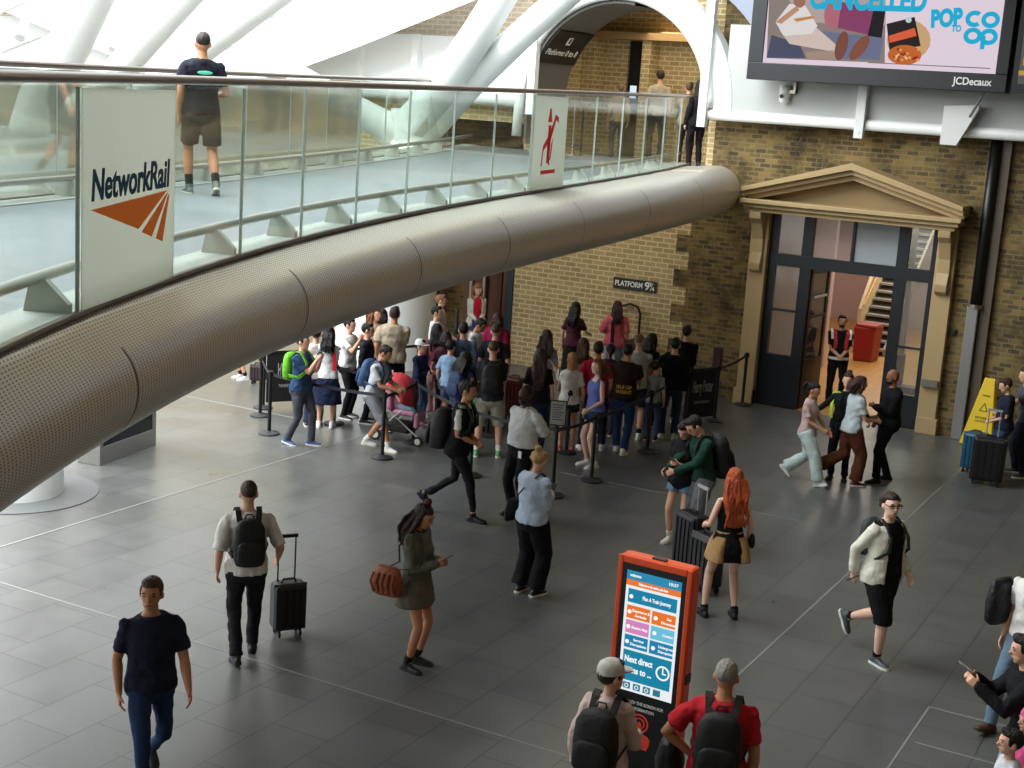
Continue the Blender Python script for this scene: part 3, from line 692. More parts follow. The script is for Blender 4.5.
b = BM(); box(b, (-.3, -.05, .35), (.25, .25, .5)); box(b, (-.3, -.05, .5), (-.2, .25, 1.1)); tube(b, [(.2, .05, .5), (.3, .05, 1.0)], .03); obj('body', b, mat('dark_red', '#4a3030', .5), e)
# ---- small wall things
e = empty('platform_sign', gy(635, 285, WY - .02), 'small black wall sign lettered PLATFORM 9 3/4 in white', 'sign')
b = BM(); cbox(b, (0, 0, 0), (.94, .03, .225)); obj('sign_board', b, blackm, e)
M_ = plane_M(e.location + Vector((-.13, -.018, 0)), (1, 0, 0), (0, 0, 1)); text('PLATFORM', e, M_, .15, wlet, fit=.60, bold=.02)
M_ = plane_M(e.location + Vector((.27, -.018, 0.0)), (1, 0, 0), (0, 0, 1)); text('9', e, M_, .22, wlet, fit=.10, bold=.02)
for t_, dx, dz in (('3', .335, .045), ('4', .40, -.04)):
    text(t_, e, plane_M(e.location + Vector((dx, -.018, dz)), (1, 0, 0), (0, 0, 1)), .11, wlet, fit=.055, bold=.015)
b = BM(); M_ = plane_M(e.location + Vector((.368, -.018, 0)), (1, .0, .0), (0, 0, 1)); 
prism(b, [(-.03, -.08), (-.02, -.08), (.03, .08), (.02, .08)], Matrix.Translation((.368, -.016, 0)) @ plane_M((0, 0, 0), (1, 0, 0), (0, 0, 1)), .002); obj('fraction_bar', b, wlet, e)
# luggage trolley handle half in the wall (arched frame)
x = gy(640, 330, WY).x
e = empty('luggage_trolley', (x - .1, WY - .3, 0), 'metal luggage trolley standing against the wall below the platform sign', 'trolley')
b = BM(); tube(b, [(-.3, .2, 1.55), (-.12, .2, 1.62), (.05, .2, 1.58), (.12, .2, 1.45), (.12, .2, .2)], .025); tube(b, [(-.3, .2, 1.55), (-.3, .2, .2)], .02); obj('handle', b, blackm, e)
b = BM(); box(b, (-.3, -.3, .18), (.14, .25, .25)); obj('base', b, blackm, e)
b = BM(); box(b, (0.02, -.25, .25), (.45, .15, .95)); obj('trunk_box', b, mat('trunk_brown', '#4a3a30', .6), e, bevel=.02)
b = BM()
for sx_ in (-.25, .1): cyl(b, (sx_, -.2, .09), (sx_ + .04, -.2, .09), .09, 14)
obj('wheel', b, blackm, e)
e = empty('wall_notice', gy(717, 358, WY - .02), 'narrow dark red notice on the old brick wall left of the doorway', 'sign')
b = BM(); cbox(b, (0, 0, 0), (.16, .03, .42)); obj('board', b, mat('notice_red', '#3a1412', .5), e)
e = empty('wall_socket_box', gy(953, 332, WY - .03), 'small dark box fixed on the brick wall right of the doorway', 'box')
b = BM(); cbox(b, (0, 0, 0), (.11, .06, .11)); cbox(b, (0, -.035, 0), (.07, .02, .07)); obj('cover', b, mat('box_dark', '#2a2520', .6), e, bevel=.01)
# pipe
e = empty('downpipe', (-4.78, WY - .12, 0), 'tall black downpipe with a silver steel guard on its lower half', 'pipe')
b = BM(); cyl(b, (.04, 0, 2.4), (.04, 0, 5.4), .1, 20); obj('upper_pipe', b, blackm, e, smooth=True)
b = BM(); box(b, (-.09, -.08, 0), (.11, .1, 2.42)); obj('steel_guard', b, mat('guard_steel', '#9a9a98', .35, .5), e, bevel=.02)
b = BM(); box(b, (.12, .02, 0), (.30, .118, 5.4)); obj('backing_rail', b, mat('rail_brown', '#5b5044', .6), e)
b = BM(); cyl(b, (.04, 0, 2.40), (.04, 0, 2.46), .13, 20); obj('collar', b, steel, e)

# shop opening under the bridge
e = empty('shop_doorway', (-15.2, WY, 0), 'dark blue framed doorway with brown wooden panels behind the attendant in white cardigan', 'door frame')
for x0, x1 in ((-1.05, -.83), (.90, 1.07)): ln_box(e, 'post', x0, x1, 0, 2.9, mat('blue_frame', '#26343f', .5), -.03, .2)
ln_box(e, 'head', -1.05, 1.07, 2.78, 2.95, mat('blue_frame', '#26343f', .5), -.03, .2)
wood = mat('brown_wood', '#5a3a28', .5, vary=.2, bscale=3, stretch=(5, 5, .4))
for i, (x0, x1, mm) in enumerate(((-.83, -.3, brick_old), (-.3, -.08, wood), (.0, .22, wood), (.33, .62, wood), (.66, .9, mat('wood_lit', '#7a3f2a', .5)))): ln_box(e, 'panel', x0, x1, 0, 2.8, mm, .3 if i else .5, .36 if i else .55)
for x0 in (-.05, .27): ln_box(e, 'pole', x0, x0 + .05, 0, 2.8, mat('pole_grey', '#b4aca2', .4), .1, .15)
b = BM(); box(b, (-16.3, WY + .6, 0), (-14.0, WY + .7, 3.0)); struct('wall_shop', b, wood, 'dark brown wall inside the shop doorway')

# ---- advertising screens
SY = WY - 1.0
def at_s(px, py): return gy(px, py, SY)
c0, c1 = at_s(747, 80), at_s(1006, 92)
bz = (c0.z + c1.z) / 2
e = empty('advertising_screen', ((c0.x + c1.x) / 2, SY, bz), 'large advertising screen with a pink ad, black frame lettered JCDecaux', 'screen')
W = (c1.x - c0.x) / 2; Hh = 2.2; fr_m = mat('screen_frame', '#1c1f22', .35)
b = BM(); box(b, (-W, 0, 0), (W, .35, Hh)); obj('cabinet', b, fr_m, e)
b = BM(); box(b, (-W, -.06, 0), (W, 0, .30)); box(b, (-W, -.06, .30), (-W + .27, 0, Hh)); box(b, (W - .2, -.06, .3), (W, 0, Hh)); obj('frame', b, fr_m, e, bevel=.01)
L0, L1, Z0 = -W + .27, W - .2, .30
b = BM(); box(b, (L0, -.02, Z0), (L1, .0, Hh)); sp = obj('display', b, mat('ad_pink', '#e3d3e0', emit=.95), e)
def em(c): return mat('display_' + c.strip('#'), c, emit=.9)
def flat(poly, c, lay=1, par=None, name='picture_shape'):
    b = BM(); prism(b, poly, plane_M((0, -.02 - .0015 * lay, 0), (1, 0, 0), (0, 0, 1)), .001); return obj(name, b, em(c), par or e)
def S(px, py):                                       # picture px on the screen -> local xz
    p = at_s(px, py) - e.location; return (p.x, p.z)
def blob(cx, cy, rx, ry, c, lay=2, rot=0, n=18):
    flat([S(cx + rx * math.cos(t) * math.cos(rot) - ry * math.sin(t) * math.sin(rot), cy + rx * math.cos(t) * math.sin(rot) + ry * math.sin(t) * math.cos(rot)) for t in [-2 * math.pi * i / n for i in range(n)]], c, lay)
def pic(pts, c, lay=2): flat([S(*p) for p in pts], c, lay)
pic([(767, 58), (885, 63), (886, 0), (770, -10)], '#8f7f7a', 1)
pic([(767, 58), (772, 35), (800, 44), (806, 58)], '#4a5068', 2)
pic([(785, -10), (886, -10), (886, 26), (800, 22)], '#b7a6a4', 2); blob(834, 12, 9, 17, '#b56b78', 3, .2); pic([(842, 2), (876, 8), (873, 36), (838, 28)], '#8b3f68', 4); pic([(874, 10), (886, 10), (882, 38), (868, 36)], '#1e1a20', 5)
pic([(812, 30), (884, 38), (880, 60), (825, 58)], '#6e7391', 3); pic([(780, 30), (815, 26), (838, 46), (835, 52), (790, 44)], '#d6c3bb', 5); pic([(776, 22), (790, 4), (806, 6), (818, 26), (812, 34), (784, 36)], '#e4e0de', 6)
blob(800, 1, 6, 7, '#a0705a', 7); pic([(776, 22), (782, 24), (800, 10), (797, 6)], '#c28f74', 8); pic([(794, 19), (813, 16), (816, 18), (797, 22)], '#c98748', 9)
pic([(806, 52), (838, 50), (838, 60), (808, 59)], '#a98f7e', 5)
blob(842, 46, 6, 15, '#7c4b3e', 7, .25); blob(860, 48, 6, 15, '#86503f', 8, .65)
blob(909, 40, 22, 20, '#cfa878', 2, 0); pic([(887, 24), (915, 17), (921, 46), (890, 52)], '#27201f', 4); pic([(889, 36), (915, 28), (917, 36), (890, 43)], '#e0603a', 5); blob(909, 20, 3, 3, '#bcd8dc', 5)
blob(905, 55, 17, 10, '#c9672f', 6); 
for i in range(26):
    r_ = random.Random(i); blob(892 + r_.random() * 28, 48 + r_.random() * 13, 1.6, 1.2, r_.choice(('#e8a55c', '#b23e22', '#f0c890', '#8e2f1a')), 8, r_.random() * 3, 8)
cy = em('#1fb4dc')
def stext(body, px, py, h, wpx, dep=12, m=cy, bold=.05, rot=0.0, dy=.05):
    p = at_s(px, py); p.y = SY - dy; w = abs(at_s(px + wpx, py).x - at_s(px, py).x)
    t = text(body, e, plane_M(p, (1, 0, math.tan(rot)), (0, 0, 1)), h, m, fit=w, bold=bold); return t
stext('CANCELLED', 868, 0, .52, 122); stext('POP', 947, 19, .38, 32, bold=.06, rot=.10); stext('TO', 957, 29, .14, 10, bold=.05)
def ringlet(cx, cz, rx, rz, w, c, a0=0, a1=360):
    n = 24; A_ = [R(a0 + (a1 - a0) * i / n) for i in range(n + 1)]
    flat([(cx + rx * math.cos(a), cz + rz * math.sin(a)) for a in A_] + [(cx + (rx - w) * math.cos(a), cz + (rz - w) * math.sin(a)) for a in reversed(A_)], c, 8, name='cooperative_emblem')
for (px, py) in ((975, 19), (991, 20), (973, 36), (989, 37)):
    x, z = S(px, py); left = px == 975
    ringlet(x, z, .15, .135, .075, '#1fb4dc', 50 if left else 0, 310 if left else 360)
x, z = S(983, 42); flat([(x - .035, z + .1), (x + .04, z + .1), (x + .04, z - .12), (x - .035, z - .12)][::-1], '#1fb4dc', 8, name='cooperative_emblem')
stext('JCDecaux', 973, 82, .17, 40, m=wlet, bold=.02, dy=.068)
b = BM(); box(b, (L0 + 1.9, -.026, Z0 + .08), (L1 - .1, -.024, Z0 + .095)); obj('small_print', b, mat('print_grey', '#6b6068', .6), e)
d0 = at_s(1010, 92)
e = empty('departure_screen', (d0.x, SY, bz), 'dark framed departures screen cut off at the right edge, with orange letters', 'screen')
b = BM(); box(b, (0.02, 0, .02), (1.6, .35, Hh)); box(b, (.02, -.06, 0), (1.6, 0, .16)); box(b, (.02, -.06, .16), (.1, 0, Hh)); obj('cabinet', b, fr_m, e)
b = BM(); box(b, (.1, -.02, .16), (1.6, 0, Hh)); obj('display', b, mat('display_grey', '#6e7470', emit=.6), e)
text('LM', e, plane_M((d0.x + .25, SY - .03, bz + .52), (1, 0, 0), (0, 0, 1)), .17, em('#f0a020'), fit=.2, bold=.02)
b = BM(); box(b, (.1, -.024, .30), (.4, -.022, .38)); obj('orange_row', b, em('#c89a50'), e)

# ================================================================ free-standing things on the floor
# ---- kiosk
kl, kr = Vector((-4.36, 10.16, 0)), Vector((-3.74, 10.14, 0))
KH = 2.02
kl = gz(620, 553, KH); kr = gz(694, 571, KH); kw = (kr - kl).length / 2; km = (kl + kr) / 2
e = empty('information_kiosk', (km.x, km.y, 0), 'tall orange touch screen kiosk reading TOUCH THE SCREEN FOR INFORMATION', 'kiosk', rz=math.atan2(kr.y - kl.y, kr.x - kl.x))
KM = Matrix.Translation(e.location) @ Matrix.Rotation(e.rotation_euler.z, 4, 'Z')
orng = mat('kiosk_orange', '#e2501f', .35)
b = BM(); box(b, (-kw, 0, 0), (kw, .16, KH)); obj('case', b, orng, e, bevel=.03)
b = BM(); box(b, (-kw, -.02, 0), (-kw + .045, 0, KH)); box(b, (kw - .045, -.02, 0), (kw, 0, KH)); box(b, (-kw + .045, -.02, KH - .06), (kw - .045, 0, KH)); obj('frame', b, orng, e, bevel=.008)
b = BM(); box(b, (-kw + .045, -.012, 0), (kw - .045, -.001, KH - .06)); obj('glass_front', b, mat('gloss_black', '#0c0d10', .15), e)
b = BM(); box(b, (-.06, .04, KH), (.06, .09, KH + .012)); obj('camera_bar', b, blackm, e)
b = BM(); box(b, (kw, .03, 1.05), (kw + .01, .12, 1.13)); obj('side_lock', b, blackm, e)
def kbox(x0, x1, z0, z1, c, lay=1, name='screen_tile', emv=.95):
    b = BM(); box(b, (x0, -.0125 - .0012 * lay, z0), (x1, -.012, z1)); return obj(name, b, mat('display_' + c.strip('#'), c, emit=emv), e)
sw = kw - .085; zt, zb = KH - .115, KH - .115 - 1.02
kbox(-sw, sw, zb, zt, '#f2f7fb', 0, 'display'); kbox(-sw, sw, zt - .075, zt, '#2f8fb8', 1); kbox(-sw, sw, zt - .125, zt - .075, '#ee7d3c', 1)
g = .025
kbox(-sw + g, sw - g, zt - .265, zt - .15, '#1f86ac'); m_ = .008
for k, (cl, cr) in enumerate((('#ee7a2c', '#ee7a2c'), ('#d98ac0', '#6fc6de'), ('#1f86b4', '#1f86b4'))):
    z1 = zt - .29 - k * .125; kbox(-sw + g, -m_, z1 - .11, z1, cl); kbox(m_, sw - g, z1 - .11, z1, cr)
kbox(-sw + g, sw - g, zt - .93, zt - .67, '#1c87a8')
for k in range(4): kbox(-sw + .045 + k * .09, -sw + .11 + k * .09, zb + .02, zb + .075, '#2c7f92')
kt = mat('display_white_text', '#ffffff', emit=1.0)
def ktext(s, x, z, h, w, align='CENTER', m=kt, bold=.012, dy=-.016):
    M_ = KM @ plane_M((x, dy, z), (1, 0, 0), (0, 0, 1)); return text(s, e, M_, h, m, fit=w, bold=bold, align=align)
ktext('welcome', -sw + .08, zt - .036, .035, .10); ktext('10:37', sw - .07, zt - .036, .035, .08); ktext('Welcome to the station, plan here', 0, zt - .1, .03, .26)
ktext('Plan A Train Journey', .04, zt - .21, .045, .25)
for s, x, z in (('Departures &', -.09, -.33), ('Arrivals', -.09, -.37), ('Get', .16, -.33), ('Directions', .16, -.37), ('Station Map', -.09, -.472), ('Contact', .16, -.472),
                ('Service', -.09, -.575), ('Disruptions', -.09, -.615), ('Underground', .16, -.575), ('Disruptions', .16, -.615)): ktext(s, x, zt + z, .03, .013 * len(s))
ktext('Next direct', -.075, zt - .745, .075, .25, bold=.02); ktext('trains to ...', -.075, zt - .835, .075, .25, bold=.02)
def kring(cx, cz, r, w, m, name='clock_icon', a0=0, a1=360, dy=-.016):
    n = 24; b = BM(); A_ = [R(a0 + (a1 - a0) * i / n) for i in range(n + 1)]
    for t0, t1 in zip(A_, A_[1:]):
        prism(b, [(cx + r * math.cos(t0), cz + r * math.sin(t0)), (cx + r * math.cos(t1), cz + r * math.sin(t1)), (cx + (r - w) * math.cos(t1), cz + (r - w) * math.sin(t1)), (cx + (r - w) * math.cos(t0), cz + (r - w) * math.sin(t0))], plane_M((0, dy, 0), (1, 0, 0), (0, 0, 1)), .001)
    return obj(name, b, m, e)
kring(sw - .095, zt - .79, .062, .014, kt); b = BM(); box(b, (sw - .10, -.018, zt - .79), (sw - .09, -.016, zt - .745)); box(b, (sw - .10, -.018, zt - .8), (sw - .065, -.016, zt - .79)); obj('clock_hands', b, kt, e)
for k in range(3): kring(-sw + .0775 + k * .09, zb + .047, .018, .006, kt, 'menu_icon')
for x, z in ((-sw + .055, -.215), (-sw + .05, -.345), (m_ + .035, -.345), (-sw + .05, -.472), (m_ + .035, -.472), (-sw + .05, -.6), (m_ + .035, -.6)):
    b = BM(); cyl(b, (x, -.016, zt + z), (x, -.014, zt + z), .018, 10); obj('tile_icon', b, kt, e)
wl2 = mat('kiosk_lettering', '#e9e9e6', .5)
ktext('TOUCH THE SCREEN FOR', 0, zb - .085, .036, .36, m=wl2, dy=-.0145); ktext('INFORMATION', 0, zb - .135, .036, .20, m=wl2, dy=-.0145)
hr = mat('hand_red', '#e8402a', .5)
kring(-.02, zb - .25, .082, .016, hr, 'touch_emblem', dy=-.0135); kring(-.02, zb - .25, .05, .014, hr, 'touch_emblem', dy=-.0135)
b = BM(); prism(b, [(-.038, -.25), (-.02, -.232), (0, -.25), (.0, -.33), (.06, -.345), (.085, -.37), (.08, -.42), (.06, -.47), (-.04, -.47), (-.08, -.41), (-.10, -.36), (-.08, -.355), (-.04, -.385)][::-1], Matrix.Translation((0, 0, zb)) @ plane_M((0, -.0135, 0), (1, 0, 0), (0, 0, 1)), .001); obj('hand_emblem', b, hr, e)

# ---- low steel totem under the bridge
p0, p1, p2 = gz(85, 463), gz(100, 466), gz(156, 445)
d = (p2 - p1).normalized(); L = (p2 - p1).length; nn = Vector((-d.y, d.x, 0)); dpth = .38
e = empty('steel_display_unit', p1, 'low brushed steel unit with a dark sloping screen standing under the footbridge tube', 'display unit', rz=math.atan2(d.y, d.x))
stl = mat('satin_unit', '#9d9c97', .35, .6)
b = BM(); box(b, (0, 0, 0), (L, dpth, .26)); box(b, (L - .08, 0, .26), (L, dpth, 1.9)); box(b, (0, dpth - .05, .26), (L - .08, dpth, 1.9)); box(b, (0, 0, .26), (.08, dpth, 1.9)); box(b, (.08, 0, 1.82), (L - .08, dpth, 1.9)); obj('case', b, stl, e, bevel=.006)
b = BM(); box(b, (.08, .02, .26), (L - .08, .05, 1.82)); obj('screen', b, mat('dark_screen', '#141a22', .12), e)
b = BM(); box(b, (.7, .012, .62), (.95, .019, .7)); obj('screen_label', b, mat('label_blue', '#a8c4e0', emit=.7), e)

# ---- stanchions with belts
POSTS = dict(a=(269, 434), b=(260, 416), c=(313, 402), d=(334, 424), f=(382, 458), g=(413, 443), h=(416, 398), i=(470, 476), s=(552, 496), k=(591, 481), l=(566, 453), m=(647, 452), n=(714, 421), o=(742, 405), p=(684, 424), q=(487, 436), r=(453, 383), t=(263, 408), u=(605, 430))
belt_m = mat('belt_black', '#2b2b2f', .7); postm = mat('post_black', '#121215', .35); basem = mat('base_grey', '#3c3c3e', .35, .3)
DESC = dict(a='frontmost at the left end of the queue', b='behind the frontmost left one', c='beside the man photographing at the left', d='below the woman in the navy skirt', f='in front of the man pushing the pram', g='in front of the pram wheels',
            h='behind the pram, under the child in white cap', i='behind the walking man in black', s='holding a white notice, beside the man in white shirt', k='nearest, in front of the woman in blue tank top', l='left of the woman in dark green shorts',
            m='in front of the bald man in grey', n='at the right end of the black banner', o='beside the cream door surround', p='at the left end of the right black banner', q='behind the man in khaki shorts', r='with a black sign beside the attendant in white cardigan', t='at the left end of the left black banner', u='behind the group at the middle barrier')
BELTS = [('b', 'a'), ('a', 'f'), ('f', 'g'), ('g', 'i'), ('i', 's'), ('s', 'l'), ('s', 'k'), ('k', 'm'), ('m', 'p'), ('n', 'o'), ('c', 'h'), ('d', 'g'), ('h', 'q'), ('r', 'q'), ('b', 't'), ('l', 'u'), ('t', 'c')]
PH = 1.0
proto = None
pos = {k: gz(*v) for k, v in POSTS.items()}
for k, p in pos.items():
    e = empty('stanchion', p, 'black belt barrier post, ' + DESC[k], 'barrier post', 'belt barrier posts around the queue')
    if proto is None:
        b = BM(); loft(b, [(Vector((0, 0, z)), Vector((r, 0, 0)), Vector((0, r, 0))) for z, r in ((0.001, .17), (.02, .17), (.035, .15), (.055, .05), (.06, .033))], 28); o1 = obj('base', b, basem, e, smooth=True, auto=True)
        b = BM(); cyl(b, (0, 0, .06), (0, 0, .94), .03, 16); o2 = obj('post', b, postm, e, smooth=True, auto=True)
        b = BM(); cyl(b, (0, 0, .94), (0, 0, 1.03), .036, 16); cbox(b, (0, 0, .975), (.09, .05, .055)); cbox(b, (0, 0, .975), (.05, .09, .055)); o3 = obj('belt_head', b, postm, e)
        proto = (o1, o2, o3)
    else:
        for o in proto: c = o.copy(); link(c, e)
    for (a, q) in BELTS:
        if a == k:
            v = pos[q] - p; pts = [(v.x * t, v.y * t, .975 - .035 * 4 * t * (1 - t) ) for t in (.02, .2, .4, .6, .8, .98)]
            b = BM(); strip(b, pts, (0, 0, 1), .05, .004); obj('belt', b, belt_m, e)
# notice frames on two posts
def notice(p, label, w, h, z, m, rz, tilt=0):
    e = empty('notice_holder', p + Vector((0, 0, 1.03)), label, 'sign', rz=rz)
    b = BM(); box(b, (-w / 2, -.012, z), (w / 2, .012, z + h)); obj('frame', b, mat('holder_black', '#131315', .4), e)
    b = BM(); box(b, (-w / 2 + .015, -.016, z + .015), (w / 2 - .015, -.012, z + h - .015)); obj('notice', b, m, e)
    b = BM(); cyl(b, (0, 0, 0), (0, 0, z), .012); obj('stem', b, blackm, e); return e
e = notice(pos['s'], 'small white paper notice in a holder on top of a post', .24, .36, .01, mat('paper_grey', '#a8a8a6', .6), R(20))
for i in range(7):
    b = BM(); box(b, (-.08, -.018, .30 - i * .035), (.08 - (i % 3) * .02, -.0165, .312 - i * .035)); obj('printed_line', b, mat('print', '#5a5a5c', .7), e)
notice(pos['r'], 'tilted black sign on the post beside the attendant in white cardigan', .26, .42, .02, mat('holder_face', '#17181c', .3), R(-50))
# black banners
def banner(pa, pb, label, txt, sub_, off=0.0):
    d = (pb - pa).normalized(); L = (pb - pa).length; e = empty('barrier_banner', (pa + pb) / 2, label, 'banner', rz=math.atan2(d.y, d.x))
    b = BM(); box(b, (-L / 2 + .05, -.012, .1), (L / 2 - .05, .012, .98)); obj('fabric', b, mat('banner_black', '#0e0e10', .7), e)
    b = BM(); box(b, (-L / 2 + .04, -.02, .95), (L / 2 - .04, .02, 1.0)); obj('top_bar', b, postm, e)
    Mb = Matrix.Translation(e.location) @ Matrix.Rotation(e.rotation_euler.z, 4, 'Z')
    for s, z, h, w in txt: text(s, e, Mb @ plane_M((0, -.016, z), (1, 0, 0), (0, 0, 1)), h, mat('banner_silver', '#9b9b98', .5), fit=w * L, bold=.02)
tp = gz(306, 398)
pc = pos['c'] + Vector((.25, -.1, 0)); pt = pos['t']
banner(pt, pc, 'black fabric banner with pale lettering at the left end of the queue', [('Harry Potter', .66, .30, .55), ('THE SHOP AT PLATFORM 9 3/4', .38, .07, .5)], None)
banner(pos['p'], pos['n'], 'black fabric banner with pale lettering at the right end of the queue', [('Harry Potter', .66, .30, .66), ('THE SHOP AT PLATFORM 9 3/4', .38, .07, .5)], None)

# ---- yellow wet-floor board
p = gz(978, 450); e = empty('wet_floor_sign', gz(976, 447), 'tall yellow warning board leaning beside the silver pipe', 'sign', rz=R(-4))
yel = mat('board_yellow', '#e8c414', .45)
b = BM(); M_ = plane_M((0, 0, .02), (1, 0, 0), (0, .18, 1)); prism(b, [(-.30, 0), (.26, 0), (.13, 1.22), (-.05, 1.22)], M_, .03); obj('board', b, yel, e, bevel=.01)
b = BM(); M2 = plane_M((0, .55, .02), (1, 0, 0), (0, -.22, 1)); prism(b, [(-.28, 0), (.24, 0), (.12, 1.2), (-.04, 1.2)], M2, .03); obj('rear_board', b, yel, e)
pk = mat('print_black', '#3a3210', .6)
for poly in ([(-.06, .62), (.10, .62), (.03, .78)],): b = BM(); prism(b, poly, M_ @ Matrix.Translation((0, 0, .032)), .001); obj('warning_triangle', b, pk, e)
b = BM(); prism(b, [(-.03, .635), (.075, .635), (.028, .745)], M_ @ Matrix.Translation((0, 0, .0335)), .001); obj('triangle_inside', b, yel, e)
Mw = Matrix.Translation(e.location) @ Matrix.Rotation(e.rotation_euler.z, 4, 'Z') @ M_
text('CAUTION', e, Mw @ Matrix.Translation((.03, .9, .034)), .045, pk, fit=.13); text('WET FLOOR', e, Mw @ Matrix.Translation((.0, .5, .034)), .06, pk, fit=.2); text('CAUTION', e, Mw @ Matrix.Translation((-.0, .44, .034)), .045, pk, fit=.2)

# ---- suitcases
def suitcase(p, rz, label, w=.38, d=.24, h=.56, c='#141417', handle=.42, ribs=True, group=None, strap=None, name='suitcase'):
    e = empty(name, p, label, 'suitcase', group, rz); m = mat('case_shell', c, .4)
    b = BM(); cbox(b, (0, 0, .07 + h / 2), (w, d, h)); obj('shell', b, m, e, bevel=.05)
    if ribs:
        for k in range(4): b = BM(); cbox(b, (-w * .3 + k * w * .2, -d / 2 - .004, .07 + h / 2), (.02, .016, h * .8)); obj('front_rib', b, m, e)
    b = BM(); cbox(b, (0, -d / 2 + .055, .07 + h / 2), (w + .006, .012, h + .004)); obj('zip', b, mat('zip_grey', '#5a5a5e', .4, .5), e, bevel=.003)
    for sx_ in (-1, 1):
        for sy in (-1, 1): b = BM(); cyl(b, (sx_ * (w / 2 - .06) - .012, sy * (d / 2 - .05), .035), (sx_ * (w / 2 - .06) + .012, sy * (d / 2 - .05), .035), .035, 14); cbox(b, (sx_ * (w / 2 - .06), sy * (d / 2 - .05), .07), (.03, .03, .04)); obj('wheel', b, blackm, e)
    if handle:
        b = BM()
        for sx_ in (-.09, .09): cyl(b, (sx_, d / 2 - .03, h + .05), (sx_, d / 2 - .03, h + .07 + handle), .009, 8)
        cbox(b, (0, d / 2 - .03, h + .08 + handle), (.22, .03, .035)); obj('telescopic_handle', b, mat('handle_metal', strap or '#2a2a2e', .35, .5), e)
    b = BM(); tube(b, [(-.08, 0, h + .06), (-.06, 0, h + .1), (.06, 0, h + .1), (.08, 0, h + .06)], .012); obj('carry_handle', b, blackm, e)
    return e
suitcase(gz(287, 634), R(55), 'small black wheeled suitcase pulled by the man in white shirt', w=.34, d=.24, h=.50, handle=.45)
s1 = gz(692, 606)
suitcase(gz(688, 575), R(-35), 'tall black wheeled suitcase with a silver handle held by the man in green', w=.42, d=.28, h=.72, handle=.30, strap='#b9b9bb')
suitcase(gz(703, 590), R(-30), 'wide dark suitcase standing nearest the kiosk beside the red haired woman', w=.40, d=.26, h=.62, handle=0)
suitcase(gz(985, 484), R(5), 'large black suitcase at the right beside the man in grey shirt', w=.5, d=.3, h=.7, handle=.40, strap='#b9b9bb')
suitcase(gz(972, 472), R(-10), 'teal blue suitcase behind the large black suitcase', w=.36, d=.3, h=.6, c='#12506a', handle=0)
# ================================================================ people
Z3 = Vector((0, 0, 1))
def smooth01(t): t = max(0.0, min(1.0, t)); return t * t * (3 - 2 * t)
SK = dict(light='#d9a78c', tan='#bd8664', brown='#8a5a3f', dark='#4a3024', pale='#e3b9a2')
def rm(o, vox, sm=1, disp=0.0, dsz=.12):              # unite the overlapping volumes into one skin
    r = o.modifiers.new('remesh', 'REMESH'); r.mode = 'VOXEL'; r.voxel_size = vox; r.use_smooth_shade = True
    if sm:
        s = o.modifiers.new('smooth', 'SMOOTH'); s.factor = .5; s.iterations = sm
    if disp:
        t = bpy.data.textures.get('folds') or bpy.data.textures.new('folds', 'MARBLE'); t.noise_scale = .14; t.turbulence = 7
        d = o.modifiers.new('folds', 'DISPLACE'); d.texture = t; d.strength = disp; d.mid_level = .5
def ik(a, t, l1, l2, pole):
    v = t - a; L = v.length; L2 = min(L, (l1 + l2) * .998); 
    if L > L2: t = a + v * (L2 / L); v = t - a; L = L2
    d = v.normalized(); x = (l1 * l1 - l2 * l2 + L * L) / (2 * L); h = math.sqrt(max(l1 * l1 - x * x, 0))
    p = (pole - d * pole.dot(d)); p = p.normalized() if p.length > 1e-5 else Vector((0, 1, 0))
    return a + d * x + p * h, t
HANDS = dict(down=(.238, .03, .87), phone=(.05, .25, 1.17), phonehi=(.05, .30, 1.28), hip=(.20, .04, 1.0), pocket=(.21, .10, .90), back=(.05, -.19, .96), swf=(.24, .25, .93), swb=(.28, -.20, .91),
             strap=(.12, .17, 1.26), fold=(-.02, .24, 1.12), clasp=(.04, .22, 1.0), out=(.42, .22, 1.05), fwd=(.16, .42, 1.05), pull=(.36, -.18, .86), up=(.12, .28, 1.42))
POLE = dict(hip=(1, -.2, 0), back=(1, -.5, 0), fold=(.7, -.4, -.6), up=(.6, 0, -1))

